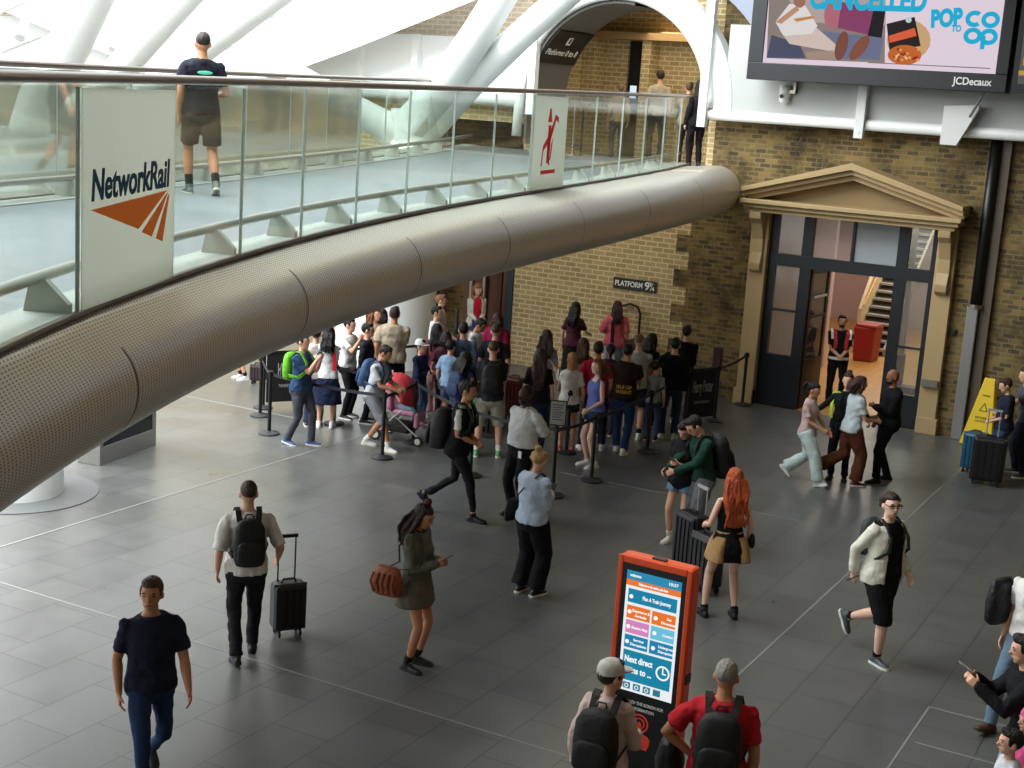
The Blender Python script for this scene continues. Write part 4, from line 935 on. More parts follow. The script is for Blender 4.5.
class P:
    pass
def person(px, py, h, face, label, top='#444444', legs='#222222', **k):
    """px,py = pixel of the head top (or of the feet with foot=1); face = heading seen from the viewer."""
    g = k.get
    z0 = g('z0', 0.0); wz = g('z', 0.0)
    hp = P(); s = h / 1.75; hp.s = s
    if g('foot'): base = gz(px, py, z0)
    elif 'dz' in k: base = gz(px, py, z0 + h + k['dz'] * s)
    else: base = gz(px, py, z0 + h * (1.0 if not g('lean') else (1 - .0012 * abs(g('lean')) * 2.2)))
    base.z = z0
    vd = Vector((base.x, base.y, 0)).normalized(); rt = Vector((vd.y, -vd.x, 0)); a = R(face)
    dr = -vd * math.cos(a) + rt * math.sin(a); rz = math.atan2(-dr.x, dr.y)
    if 'dist' in k: base = base + vd * k['dist']
    root = empty('person', base, label, 'person', g('group'), rz); root.scale = (s, s, s)
    hp.root = root; hp.M = Matrix.Translation(base) @ Matrix.Rotation(rz, 4, 'Z') @ Matrix.Diagonal((s, s, s, 1))
    D = CAM - base; near_ = D.length < 19.5
    vox = .0085 if D.length < 15.5 else (.011 if near_ else .0135); cvox = .012 if near_ else .016
    w = g('w', 1.0); fem = g('fem', 0); hs = g('hs', 1.0) * 1.07; lean = R(g('lean', 0)); tw = R(g('twist', 0)); bel = g('belly', 0)
    # ---- legs first, to find the pelvis drop
    feet = g('feet', 'stand')
    FP = dict(stand=((-.11, 0, .085, 0), (.11, .02, .085, 0)), apart=((-.17, 0, .085, 0), (.17, .03, .085, 0)), walkL=((-.08, .30, .10, -14), (.08, -.34, .20, 42)), walkR=((-.08, -.34, .20, 42), (.08, .30, .10, -14)),
              stepL=((-.09, .16, .085, 0), (.09, -.16, .10, 8)), stepR=((-.09, -.16, .10, 8), (.09, .16, .085, 0)), lift=((-.08, -.42, .30, 62), (.08, .12, .085, 0)), liftR=((-.08, .12, .085, 0), (.08, -.42, .30, 62)))
    fp = FP[feet] if isinstance(feet, str) else feet
    dz = g('dz', 0.0)
    if 'dz' not in k:
        for (fx, fy, fz, fpt), sx in zip(fp, (-1, 1)):
            hor = math.hypot(fx - sx * .09, fy); dz = min(dz, fz + math.sqrt(max(.835 ** 2 - hor ** 2, .01)) - .90)
    def T(p):
        p = Vector(p); wgt = smooth01((p.z - .93) / .22); a_ = lean * wgt
        q = Vector((p.x, p.y, p.z))
        if tw: c, s_ = math.cos(tw * wgt), math.sin(tw * wgt); q = Vector((q.x * c - q.y * s_, q.x * s_ + q.y * c, q.z))
        y, z = q.y, q.z - .93
        q = Vector((q.x, y * math.cos(a_) + z * math.sin(a_) if z > 0 or wgt else y, .93 + z * math.cos(a_) - y * math.sin(a_)))
        q.z += dz; return q
    hp.T = T
    hy, hpi, hr_ = R(g('hyaw', 0)), R(g('hpitch', 0)), R(g('hroll', 0))
    HR = Matrix.Rotation(hy, 3, 'Z') @ Matrix.Rotation(-hpi, 3, 'X') @ Matrix.Rotation(hr_, 3, 'Y')
    NB = Vector((0, .0, 1.52))
    def H(p): return T(NB + HR @ ((Vector(p) - NB) * hs) - Vector((0, 0, .022)))
    LR = Matrix.Rotation(-lean, 3, 'X') @ Matrix.Rotation(tw, 3, 'Z')
    HM = LR @ HR
    # ---- torso section table: z, halfwidth, halfdepth, y offset
    TS = [(.79, .12, .09, -.01), (.86, .165, .115, -.012), (.94, .17, .118, -.01), (1.03, .150, .105, .0), (1.12, .145, .102, .005), (1.24, .160, .112, .008), (1.34, .172, .115, .005), (1.385, .168, .10, 0), (1.42, .135, .088, -.005), (1.45, .098, .074, -.006), (1.485, .064, .06, -.006)]
    if fem: TS = [(.79, .125, .09, -.01), (.86, .172, .118, -.012), (.94, .17, .115, -.01), (1.03, .138, .095, .0), (1.12, .128, .09, .005), (1.24, .145, .112, .015), (1.32, .152, .112, .012), (1.385, .148, .09, 0), (1.42, .118, .078, -.005), (1.45, .086, .066, -.005), (1.485, .056, .052, -.005)]
    if bel: TS = [(z, a_ * (1 + bel * .25 * math.exp(-((z - 1.08) / .16) ** 2)), d * (1 + bel * math.exp(-((z - 1.08) / .16) ** 2)), y + bel * .06 * math.exp(-((z - 1.08) / .16) ** 2)) for z, a_, d, y in TS]
    def torso(bm, off, zlo, zhi, n=20, flare=0.0):
        rows = [r for r in TS if zlo < r[0] < zhi]
        def at(z):
            for r0, r1 in zip(TS, TS[1:]):
                if r0[0] <= z <= r1[0]:
                    t = (z - r0[0]) / (r1[0] - r0[0]); return (z,) + tuple(r0[i] * (1 - t) + r1[i] * t for i in (1, 2, 3))
            return (z,) + (TS[0] if z < TS[0][0] else TS[-1])[1:]
        rows = [at(zlo)] + rows + [at(zhi)]
        rings = []
        for z, a_, d, y in rows:
            e_ = off + flare * max(0, 1.15 - z); c = T((0, y, z)); u = T(((a_ * w + e_), y, z)) - c; v = T((0, y + d * w + e_, z)) - c
            rings.append((c, u, v))
        loft(bm, rings, n)
    SX = (.150 if fem else .172) * w
    sh = {sx: T((sx * SX, -.005, 1.378)) for sx in (-1, 1)}
    arms = {}
    for sx, key in ((-1, 'L'), (1, 'R')):
        hd = g('h' + key, 'down'); tgt = HANDS[hd] if isinstance(hd, str) else hd
        base_t = Vector((tgt[0] * sx if isinstance(hd, str) else tgt[0], tgt[1], tgt[2] + dz))
        if isinstance(hd, str): base_t = T((tgt[0] * sx, tgt[1], tgt[2])) if lean or tw else base_t
        pl = POLE.get(hd, (.35, -.7, -.5)) if isinstance(hd, str) else g('p' + key, (.35, -.7, -.5))
        el, wr = ik(sh[sx], base_t, .285, .25, Vector((pl[0] * sx, pl[1], pl[2])))
        arms[sx] = (el, wr, hd)
    hp.arms = arms; hp.sh = sh
    hips = {sx: Vector((sx * .088 * (1 + (w - 1) * .5), 0, .90 + dz)) for sx in (-1, 1)}
    legp = {}
    for sx, (fx, fy, fz, fpt) in zip((-1, 1), fp):
        kn, an = ik(hips[sx], Vector((fx, fy, fz)), .425, .42, Vector((sx * .12, 1, .15))); legp[sx] = (kn, an, fpt)
    # ---- body: one continuous surface
    sk = skinm(SK.get(g('skin', 'light'), g('skin')))
    b = BM(); torso(b, -.016, .90, 1.475)
    for sx in (-1, 1): tube(b, [T((0, -.012, 1.455)), sh[sx] + Vector((0, 0, -.006))], [.040, .032], 10, True)
    lthin = .77 if g('bottom', 'long') in ('long', 'wide', 'slim') else 1.0; thth = .84 if g('bottom', 'long') not in ('skirt', 'dress', 'longskirt') else 1.0; athin = .84 if g('sleeve') == 'long' or (g('jacket') and g('jsleeve', 'long') == 'long') else 1.0
    tube(b, [T((0, -.008, 1.42)), T((0, 0, 1.50)), H((0, .008, 1.575))], [.062 if not fem else .052, .054 if not fem else .045, .052 if not fem else .044], 12)
    hc = H((0, .012, 1.652)); ball(b, hc, Vector((.073, .092, .098)) * hs, HM, 16, 12)
    ball(b, H((0, .036, 1.588)), Vector((.056, .062, .058)) * hs, HM, 12, 8)
    ball(b, H((0, .068, 1.555)), Vector((.028, .024, .02)) * hs, HM, 8, 6)
    ball(b, H((0, .106, 1.622)), Vector((.013, .020, .016)) * hs, HM, 8, 6); ball(b, H((0, .100, 1.642)), Vector((.009, .012, .026)) * hs, HM, 8, 6)
    ball(b, H((0, .085, 1.672)), Vector((.052, .018, .012)) * hs, HM, 10, 6); ball(b, H((0, .092, 1.587)), Vector((.024, .012, .009)) * hs, HM, 8, 6)
    for sx in (-1, 1): ball(b, H((sx * .077, .0, 1.632)), Vector((.010, .020, .030)) * hs, HM, 8, 6)
    aw = (1.0 + (w - 1) * .8) * (.88 if fem else 1.0)
    for sx in (-1, 1):
        el, wr, hd = arms[sx]; s0 = sh[sx]
        ua = aw * athin * (.9 if g('sleeve', 'short') not in ('none', 'tank', 'strapless') else 1.0); ball(b, s0, .043 * ua)
        tube(b, [s0, s0.lerp(el, .35), s0.lerp(el, .8), el, el.lerp(wr, .25), el.lerp(wr, .7), wr], [.043 * ua, .044 * ua, .041 * aw * athin, .037 * aw * athin, .040 * aw * athin, .031 * aw * athin, .025 * aw], 12, True)
        # hand: palm, four fingers, thumb
        d = (wr - el).normalized(); hint = Vector((0, 1, .1)) if d.z < -.6 else Vector((-sx * .35, .1, 1))
        t = (hint - d * hint.dot(d)).normalized(); n_ = d.cross(t) * -sx
        curl = g('curl', 22 if d.z < -.6 else 42)
        k0 = wr + d * .085
        loft(b, [(wr - d * .01, t * .026, n_ * .019), (wr + d * .03, t * .036, n_ * .017), (k0, t * .041, n_ * .014), (k0 + d * .008, t * .036, n_ * .010)], 10)
        for q, fl in zip((.029, .010, -.010, -.029), (.068, .078, .072, .056)):
            f0 = k0 - d * .006 + t * q; c1 = R(curl); c2 = R(curl * 2); d1 = d * math.cos(c1) + n_ * math.sin(c1); d2 = d * math.cos(c2) + n_ * math.sin(c2)
            tube(b, [f0, f0 + d1 * fl * .5, f0 + d1 * fl * .5 + d2 * fl * .45], [.0095, .009, .0078], 6, True)
        th = wr + d * .028 + t * .026; tdir = (d * .65 + t * .62 + n_ * .35).normalized(); tube(b, [th, th + tdir * .035, th + tdir * .035 + (tdir + d * .5).normalized() * .03], [.0125, .011, .009], 6, True)
    for sx in (-1, 1):
        kn, an, _ = legp[sx]; hp0 = hips[sx]; lw = (1 + (w - 1) * .7) * (.95 if fem else 1)
        tube(b, [hp0, hp0.lerp(kn, .4), hp0.lerp(kn, .85), kn, kn.lerp(an, .22), kn.lerp(an, .45), kn.lerp(an, .85), an + Vector((0, 0, -.01))], [.084 * lw * thth, .077 * lw * thth, .058 * lw * lthin, .053 * lw * lthin, .054 * lw * lthin, .052 * lw * lthin, .036 * lw * lthin, .034], 14, True)
    body = obj('body', b, sk, root); rm(body, vox, 1)
    # ---- feet
    shc = g('shoe', '#1c1c1e'); sole = g('sole', '#e4e2dc')
    for sx in (-1, 1):
        kn, an, pt = legp[sx]; yaw = R(g('toe', 8)) * -sx; A = Matrix.Rotation(yaw, 3, 'Z') @ Matrix.Rotation(-R(pt), 3, 'X')
        def F(x, y, z): return an + A @ Vector((x, y, z))
        b = BM(); hi = g('boot', 0)
        Ms = A
        loft(b, [(F(0, y, -.055 + zz), A @ Vector((wx, 0, 0)), A @ Vector((0, 0, hz))) for y, wx, hz, zz in ((-.085, .018, .018, 0), (-.075, .032, .032, .002), (-.03, .038, .048, .012), (.03, .040, .045, .008), (.09, .043, .032, -.003), (.14, .040, .026, -.006), (.17, .026, .018, -.008), (.178, .01, .01, -.01))], 12)
        tube(b, [F(0, -.012, -.03), F(0, -.015, .03 + hi)], [.046, .045], 12)
        o = obj('shoe', b, mat('shoe', shc, .5, bump=.3, bscale=30), root); rm(o, .011 if near_ else .016, 1)
        out = [(0, -.095), (.03, -.08), (.038, -.03), (.036, .03), (.046, .09), (.042, .14), (.026, .175), (0, .186), (-.026, .175), (-.042, .14), (-.046, .09), (-.036, .03), (-.038, -.03), (-.03, -.08)]
        b = BM(); prism(b, [(x * 1.05, y) for x, y in out], Matrix.Translation(an) @ A.to_4x4() @ Matrix.Translation((0, 0, -.085)), .024); obj('sole', b, mat('sole', sole, .6), o)
        if 'sock' in k:
            b = BM(); tube(b, [F(0, -.015, .0), an.lerp(kn, k.get('sockh', .2))], [.044, .046], 12); obj('sock', b, cloth(k['sock']), root)
    # ---- lower clothes
    style = g('bottom', 'long'); lc = cloth(legs)
    waist = 1.0 if not g('tuck') else 1.04
    if style in ('long', 'wide', 'slim', 'shorts', 'mini', 'capri', 'longshorts'):
        ww = dict(long=1.0, wide=1.28, slim=.9, shorts=1.12, mini=1.1, capri=1.1, longshorts=1.15)[style] * (1 + (w - 1) * .6)
        b = BM(); torso(b, .012, .80, waist + .05); ball(b, (0, -.005, .83 + dz), (.09, .10, .08)); 
        for sx in (-1, 1):
            kn, an, pt = legp[sx]; a0 = hips[sx] + Vector((0, 0, .02))
            hem = an.lerp(kn, -.02 if style == 'long' else (.02 if style != 'slim' else .1)) 
            if style in ('shorts', 'mini', 'capri', 'longshorts'):
                f_ = dict(shorts=.86, mini=.42, longshorts=1.0, capri=1.0)[style]
                if style in ('capri', 'longshorts'): pts = [a0, a0.lerp(kn, .5), kn, kn.lerp(an, .12 if style == 'longshorts' else .5)]; rs = [.10 * ww, .092 * ww, .075 * ww, .076 * ww]
                else: pts = [a0, a0.lerp(kn, f_ * .55), a0.lerp(kn, f_)]; rs = [.10 * ww, .092 * ww, .086 * ww]
            else:
                pts = [a0, a0.lerp(kn, .5), kn, kn.lerp(an, .5), hem]; r_ = {'long': (.098, .085, .066, .062, .062), 'wide': (.098, .088, .078, .08, .086), 'slim': (.098, .086, .064, .056, .048)}[style]; rs = [q * ww for q in r_]
            tube(b, pts, rs, 14)
            ball(b, hips[sx] + Vector((0, -.03, -.02)), .10 * (1 + (w - 1) * .6))
        o = obj('trousers' if style in ('long', 'wide', 'slim') else 'shorts', b, lc, root); rm(o, cvox, 2, .014, .1)
    elif style in ('skirt', 'longskirt', 'dress'):
        hz = g('hem', .62); b = BM(); rings = []
        zt = 1.04 if style != 'dress' else 1.06
        fl = g('flare', .10)
        for i in range(7):
            t = i / 6; z = zt + (hz - zt) * t; ra = (.14 + .045 * smooth01(t * 2.2) + fl * t) * w; c = Vector((0, -.005, z + dz)) if z < .93 else T((0, 0, z)); rings.append((c, Vector((ra, 0, 0)), Vector((0, ra * .78, 0))))
        loft(b, rings, 24); o = obj('skirt', b, lc, root); rm(o, cvox, 2, .02)
        if g('skirt2'):
            for sx in (-1, 1):
                b = BM(); loft(b, [(c + Vector((sx * u.x * .62, 0, 0)), u * .42, v * 1.03) for c, u, v in rings[1:]], 14); o2 = obj('side_panel', b, cloth(k['skirt2']), o); rm(o2, cvox, 1)
    # ---- upper clothes
    sl = g('sleeve', 'short'); tc_ = cloth(top); hemz = g('hemz', .87); off = g('loose', .018)
    def upper(name, m_, off, hemz, sl, topz=1.468, flare=.02, vx=None, tank=False, cut=None):
        b = BM(); torso(b, off, hemz, 1.40 if tank else topz, 20, flare)
        if tank:
            for sx in (-1, 1): tube(b, [T((sx * .085 * w, .075, 1.34)), T((sx * .085 * w, .01, 1.465)), T((sx * .085 * w, -.075, 1.34))], .022, 8)
        else: torso(b, off * .7, 1.38, topz, 20)
        if not tank and topz > 1.4:
            for sx in (-1, 1): tube(b, [T((0, -.012, 1.445)), sh[sx] + Vector((0, 0, -.004))], [.046 + off * .5, .044 + off * .7], 12, True)
        if sl != 'none':
            for sx in (-1, 1):
                el, wr, hd = arms[sx]; s0 = sh[sx] + (el - sh[sx]) * -.04; o_ = off * .8
                ball(b, sh[sx], .048 * aw + o_)
                if sl == 'short': tube(b, [s0, s0.lerp(el, .4), s0.lerp(el, .74)], [.046 * aw + o_, .048 * aw + o_, .050 * aw + o_], 14)
                elif sl == 'elbow': tube(b, [s0, s0.lerp(el, .5), el], [.054 * aw + o_, .053 * aw + o_, .052 * aw + o_], 14)
                elif sl == 'cap': tube(b, [s0, s0.lerp(el, .35)], [.054 * aw + o_, .054 * aw + o_], 14)
                else:
                    e1 = 1.0 if sl == 'long' else .55
                    tube(b, [s0, s0.lerp(el, .5), el, el.lerp(wr, .5 * e1), el.lerp(wr, e1 - .04)], [.054 * aw + o_, .052 * aw + o_, .046 * aw + o_, .041 * aw + o_, .034 * aw + o_], 14, True)
        o = obj(name, b, m_, root); rm(o, vx or cvox, 2, .020, .1); return o
    if sl == 'tank': upper('top', tc_, off * .6, hemz, 'none', tank=True); 
    elif sl == 'strapless': upper('top', tc_, off * .5, hemz, 'none', topz=1.36)
    else: hp.shirt = upper('shirt' if not g('jacket') else 'shirt', tc_, off * (.35 if g('jacket') else 1), hemz if not g('jacket') else g('inhem', .9), sl if not g('jacket') else ('short' if g('jsleeve') == 'none' else 'none'))
    if g('collar'):
        b = BM()
        tube(b, [T((.058 * math.cos(t_), -.002 + .062 * math.sin(t_), 1.468 - (.02 if math.sin(t_) > .5 else 0))) for t_ in [2 * math.pi * i / 14 for i in range(15)]], .016, 8); obj('collar', b, cloth(k['collar']), root)
    if g('jacket'):                                   # open-fronted jacket or vest: two front panels and a back
        b = BM(); o_ = off + .016; hz = g('jhem', .84); rows = []
        zs = [hz, .93, 1.03, 1.12, 1.22, 1.32, 1.40, 1.44]
        def tab(z):
            for r0, r1 in zip(TS, TS[1:]):
                if r0[0] <= z <= r1[0]: t = (z - r0[0]) / (r1[0] - r0[0]); return tuple(r0[i] * (1 - t) + r1[i] * t for i in (1, 2, 3))
            return TS[-1][1:]
        gap = g('gap', 24); n = 22
        for z in zs:
            a_, d_, y_ = tab(z); fl = .03 * max(0, 1.1 - z) / .3; row_o, row_i = [], []
            for i in range(n + 1):
                th = R(90 + gap + (360 - 2 * gap) * i / n); cx_, sy_ = math.cos(th), math.sin(th)
                row_o.append(T(((a_ * w + o_ + fl) * cx_, y_ + (d_ * w + o_ + fl) * sy_, z))); row_i.append(T(((a_ * w + o_ + fl - .012) * cx_, y_ + (d_ * w + o_ + fl - .012) * sy_, z)))
            rows.append(row_o + row_i[::-1])
        vr = [[b.verts.new(p) for p in r] for r in rows]; m_ = len(vr[0])
        for r0, r1 in zip(vr, vr[1:]):
            for i in range(m_): b.faces.new((r0[i], r0[(i + 1) % m_], r1[(i + 1) % m_], r1[i]))
        for r0 in (vr[0], vr[-1]):
            for i in range(n): b.faces.new((r0[i], r0[i + 1], r0[m_ - 2 - i], r0[m_ - 1 - i]))
        js = g('jsleeve', 'long')
        if js != 'none':
            for sx in (-1, 1):
                el, wr, hd = arms[sx]; s0 = sh[sx]; ball(b, s0, .056 * aw + .012)
                e1 = .92 if js == 'long' else .5
                tube(b, [s0, s0.lerp(el, .5), el, el.lerp(wr, .5 * e1), el.lerp(wr, e1)], [.057 * aw + .01, .053 * aw + .01, .047 * aw + .008, .042 * aw + .006, .037 * aw + .004], 14, False)
        tube(b, [T((.068 * math.cos(t_), -.002 + .07 * math.sin(t_), 1.462 - (.03 * max(0, math.sin(t_))))) for t_ in [R(115) + R(310) * i / 14 for i in range(15)]], .018, 8)
        o = obj('jacket', b, cloth(k['jacket']), root); rm(o, .010 if near_ else .014, 1, .01)
    # ---- hair
    hk = g('hair', 'short'); hcm = hairm(g('hc', '#2a1c14'))
    def cap(b, side=.0805, front=.045, backd=.088):
        ball(b, H((0, -.022, 1.672)), Vector((side, backd, .092)) * hs, HM, 16, 10); ball(b, H((0, .002, 1.716)), Vector((.072, .089, .048)) * hs, HM, 14, 8)
    if hk != 'bald':
        b = BM(); 
        if hk == 'buzz': ball(b, H((0, -.012, 1.682)), Vector((.076, .088, .085)) * hs, HM, 16, 10)
        else: cap(b, .084 if hk not in ('short',) else .0795)
        if hk == 'short':
            ball(b, H((.012, .05, 1.738)), Vector((.052, .045, .030)) * hs, HM, 10, 8)
            for sx in (-1, 1): ball(b, H((sx * .066, .028, 1.665)), Vector((.014, .026, .042)) * hs, HM, 8, 6)
        if hk in ('long', 'bob', 'wavy'):
            L = g('hl', .32 if hk != 'bob' else .13); wd = 1.0 if hk != 'wavy' else 1.32
            rings = []
            for t_ in (0, .25, .5, .75, 1):
                z = 1.66 - (L + .04) * t_; yb = -.045 - .05 * smooth01(t_ * 2) - (.035 if z < 1.45 else 0); wx = (.083 + .02 * math.sin(t_ * 3)) * wd * (1 - .35 * smooth01(t_ * 1.6 - .6))
                c = T(Vector((0, yb, z))) if z < 1.44 else H((0, yb, z)); rings.append((c, HM @ Vector((wx * hs, 0, 0)), HM @ Vector((0, .055 * wd * hs * (1 - .3 * t_), 0))))
            loft(b, rings, 14)
            r_ = random.Random(int(px)); 
            for i in range(9):
                xo = (-.07 + .0175 * i) * wd; ph_ = r_.uniform(0, 6); am = .012 if hk == 'long' else .022; top_ = H((xo, -.085 - .02 * (1 - abs(xo) * 10), 1.66)); P_ = [top_]
                for t_ in (.25, .5, .75, 1.0):
                    z = 1.66 - (L + r_.uniform(-.03, .05)) * t_; P_.append((T if z < 1.44 else H)(Vector((xo * (1.2 if hk == 'wavy' else 1.05) + am * math.sin(ph_ + t_ * 9), -.125 - .03 * smooth01(t_ * 2) - (.03 if z < 1.45 else 0), z))))
                tube(b, P_, [.018, .022, .022, .018, .008], 6, True)
            for sx in (-1, 1): tube(b, [H((sx * .070, .02, 1.69)), H((sx * .085, .005, 1.60)), H((sx * .085, -.01, 1.52))] + ([T((sx * .10, .05 if g('hfront') else -.06, 1.42)), T((sx * .09, .115 if g('hfront') else -.1, 1.36 - (.1 if hk != 'bob' else 0)))] if hk != 'bob' else []), [.022, .032, .03] + ([.034, .022] if hk != 'bob' else []), 8, True)
        if hk == 'pony':
            tube(b, [H((0, -.09, 1.71)), H((0, -.15, 1.70)), H((0, -.17, 1.62)), H((0, -.15, 1.50))], [.022, .036, .036, .014], 10, True)
        if hk == 'bun': ball(b, H((0, -.08, 1.755)), Vector((.045, .045, .042)) * hs, HM, 10, 8)
        if hk in ('curly', 'bun', 'tousled'):
            r_ = random.Random(hash(label) % 1000 if False else len(label))
            for i in range(26 if hk != 'bun' else 14):
                th, ph = r_.uniform(0, 6.28), r_.uniform(-.5, 1.4); x_, y_, z_ = .078 * math.cos(ph) * math.cos(th), .09 * math.cos(ph) * math.sin(th), .085 * math.sin(ph)
                if y_ > .04 and z_ < .05: continue
                ball(b, H((x_, y_ - .015, 1.66 + z_)), .026 * hs, None, 6, 5)
            if hk == 'curly': loft(b, [(H((0, -.05, 1.62)), HM @ Vector((.095, 0, 0)), HM @ Vector((0, .07, 0))), (H((0, -.07, 1.50)), HM @ Vector((.10, 0, 0)), HM @ Vector((0, .06, 0)))], 12)
        o = obj('hair', b, hcm, root); rm(o, .010 if near_ else .014, 1 if hk != 'buzz' else 0, .012 if hk in ('long', 'wavy', 'curly') else 0)
    if g('beard'):
        b = BM(); ball(b, H((0, .052, 1.568)), Vector((.054, .052, .038)) * hs, HM, 12, 8); ball(b, H((0, .092, 1.605)), Vector((.03, .014, .008)) * hs, HM, 8, 6); ball(b, H((0, .03, 1.60)), Vector((.064, .05, .03)) * hs, HM, 10, 8); obj('beard', b, hairm(k['beard']), root, smooth=True)
    if near_ and abs(face) < 110:
        for sx in (-1, 1):
            b = BM(); ball(b, H((sx * .031, .091, 1.650)), Vector((.013, .006, .006)) * hs, HM, 8, 6); obj('eye', b, mat('eye_dark', '#2b211c', .3), root, smooth=True)
            b = BM(); ball(b, H((sx * .033, .094, 1.672)), Vector((.020, .007, .0045)) * hs, HM, 8, 6); obj('eyebrow', b, hcm, root, smooth=True)
        b = BM(); ball(b, H((0, .101, 1.587)), Vector((.022, .007, .005)) * hs, HM, 8, 6); obj('mouth', b, mat('lips', '#8a4a42', .5), root, smooth=True)
    if g('cap'):
        b = BM(); loft(b, [(H((0, -.005, z)), HM @ Vector((rx * hs, 0, 0)), HM @ Vector((0, ry * hs, 0))) for z, rx, ry in ((1.672, .088, .104), (1.71, .087, .102), (1.745, .075, .088), (1.768, .045, .055), (1.775, .01, .01))], 18)
        if g('brim', 1): prism(b, [(-.06 * hs, 0), (-.055 * hs, .07), (0, .095), (.055 * hs, .07), (.06 * hs, 0)], Matrix.Translation(H((0, .085, 1.672))) @ HM.to_4x4(), .012)
        obj('cap', b, cloth(k['cap']), root, smooth=True, auto=True)
    if g('glasses'):
        b = BM()
        for sx in (-1, 1):
            for q_ in ((0, .013, .024, .0015), (0, -.013, .024, .0015), (-.023, 0, .0015, .014), (.023, 0, .0015, .014)): box(b, (sx * .034 + q_[0] - q_[2], .100, 1.65 + q_[1] - q_[3]), (sx * .034 + q_[0] + q_[2], .104, 1.65 + q_[1] + q_[3]), None)
        box(b, (-.075, .0, 1.655), (-.070, .1, 1.660)); box(b, (.070, .0, 1.655), (.075, .1, 1.660)); box(b, (-.075, .098, 1.655), (.075, .103, 1.661))
        for v in b.verts: v.co = H(v.co)
        obj('glasses', b, mat('glasses_dark', '#1a1a1c', .2), root)
    hp.H, hp.HM, hp.LR, hp.w, hp.dz, hp.label = H, HM, LR, w, dz, label
    return hp

def carried(hp, name, at, label, cat, group=None):    # a thing carried by a person: its own top-level object
    e = bpy.data.objects.new(name, None); link(e); e.empty_display_size = .1
    e.matrix_world = hp.M @ Matrix.Translation(at); tag(e, label, cat, group)
    hp.at = Vector(at); return e
def cput(bm, at): bmesh.ops.translate(bm, verts=bm.verts, vec=-Vector(at)); return bm
def torso_place(hp, bm):
    for v in bm.verts: v.co = hp.T(v.co)
    return bm
def backpack(hp, label, c='#17171a', sw=.052, w=.30, h=.44, d=.16, zt=1.44, pocket=True, straps=True, front=False, c2=None, group=None):
    at = hp.T((0, -.13, zt - h / 2)); e = carried(hp, 'backpack', at, label, 'backpack', group); m = mat('bag_fabric', c, .7, bump=.5, bscale=14, vary=.15)
    y0 = -.095 - .035 * hp.w; sg = 1
    if front: y0 = .14
    def bl(w_, h_, d_, yc, zc, r=.045, t_=None):
        b = BM(); rows = []
        for z, kx, ky in ((-.5, .62, .6), (-.47, .86, .85), (-.35, 1, 1), (0, 1.02, 1.05), (.30, .95, .92), (.44, .74, .72), (.5, .42, .42)):
            rows.append((Vector((0, yc, zc + z * h_)), Vector((w_ / 2 * kx, 0, 0)), Vector((0, d_ / 2 * ky, 0))))
        n = 20; vr = []
        for c_, u, v in rows:
            r_ = []
            for i in range(n):
                t = 2 * math.pi * i / n; cs, sn = math.cos(t), math.sin(t); k_ = (abs(cs) ** 3.2 + abs(sn) ** 3.2) ** (-1 / 3.2); r_.append(b.verts.new(hp.T(c_ + (u * cs + v * sn) * k_)))
            vr.append(r_)
        for a_, q in zip(vr, vr[1:]):
            for i in range(n): b.faces.new((a_[i], a_[(i + 1) % n], q[(i + 1) % n], q[i]))
        b.faces.new(list(reversed(vr[0]))); b.faces.new(vr[-1]); return cput(b, at)
    s_ = -1 if not front else 1
    main = obj('main_bag', bl(w, h, d, y0 + s_ * d / 2, zt - h / 2), m, e, smooth=True)
    if pocket:
        obj('front_pocket', bl(w * .82, h * .48, .06, y0 + s_ * (d + .012), zt - h * .66), mat('bag_fabric', c2 or c, .7, bump=.5, bscale=14, vary=.15), e, smooth=True)
        b = BM(); tube(b, [hp.T((x, y0 + s_ * (d * .5 + .055), zt - h * .30 + .04 * math.cos(x * 9))) for x in (-.11, -.05, 0, .05, .11)], .004, 6); obj('zip', cput(b, at), mat('zip_grey', '#5a5a5e', .4, .5), e)
        b = BM(); tube(b, [hp.T((x, y0 + s_ * .02, z)) for x, z in ((-.04, zt - .01), (-.03, zt + .03), (.03, zt + .03), (.04, zt - .01))], .008, 6); obj('grab_loop', cput(b, at), m, e)
    if straps:
        wv = hp.w
        for sx in (-1, 1):
            pts = [(sx * .085, -.13 * wv, zt - .05), (sx * .09 * wv, -.06, 1.478), (sx * .095 * wv, .01, 1.492), (sx * .10 * wv, .085, 1.43), (sx * .115 * wv, .143 * wv, 1.33), (sx * .135 * wv, .148 * wv, 1.2), (sx * .175 * wv, .05, 1.1), (sx * .14, -.13 * wv, zt - h + .08)]
            if front: pts = [(x, -y, z) for x, y, z in pts]
            P_ = [hp.T(p) for p in pts]; sd = [Vector((1, 0, 0))] * 6 + [Vector((.3, 0, 1)), Vector((.3, 0, 1))]
            sd = [Vector((1, .0, 0)), Vector((1, 0, 0)), Vector((1, 0, 0)), Vector((1, 0, 0)), Vector((1, .0, .1)), Vector((1, -.6, .2)), Vector((.4, -.6, .8)), Vector((.4, 0, 1))]
            b = BM(); strip(b, P_, sd, sw, .014); obj('strap', cput(b, at), m, e)
    return e
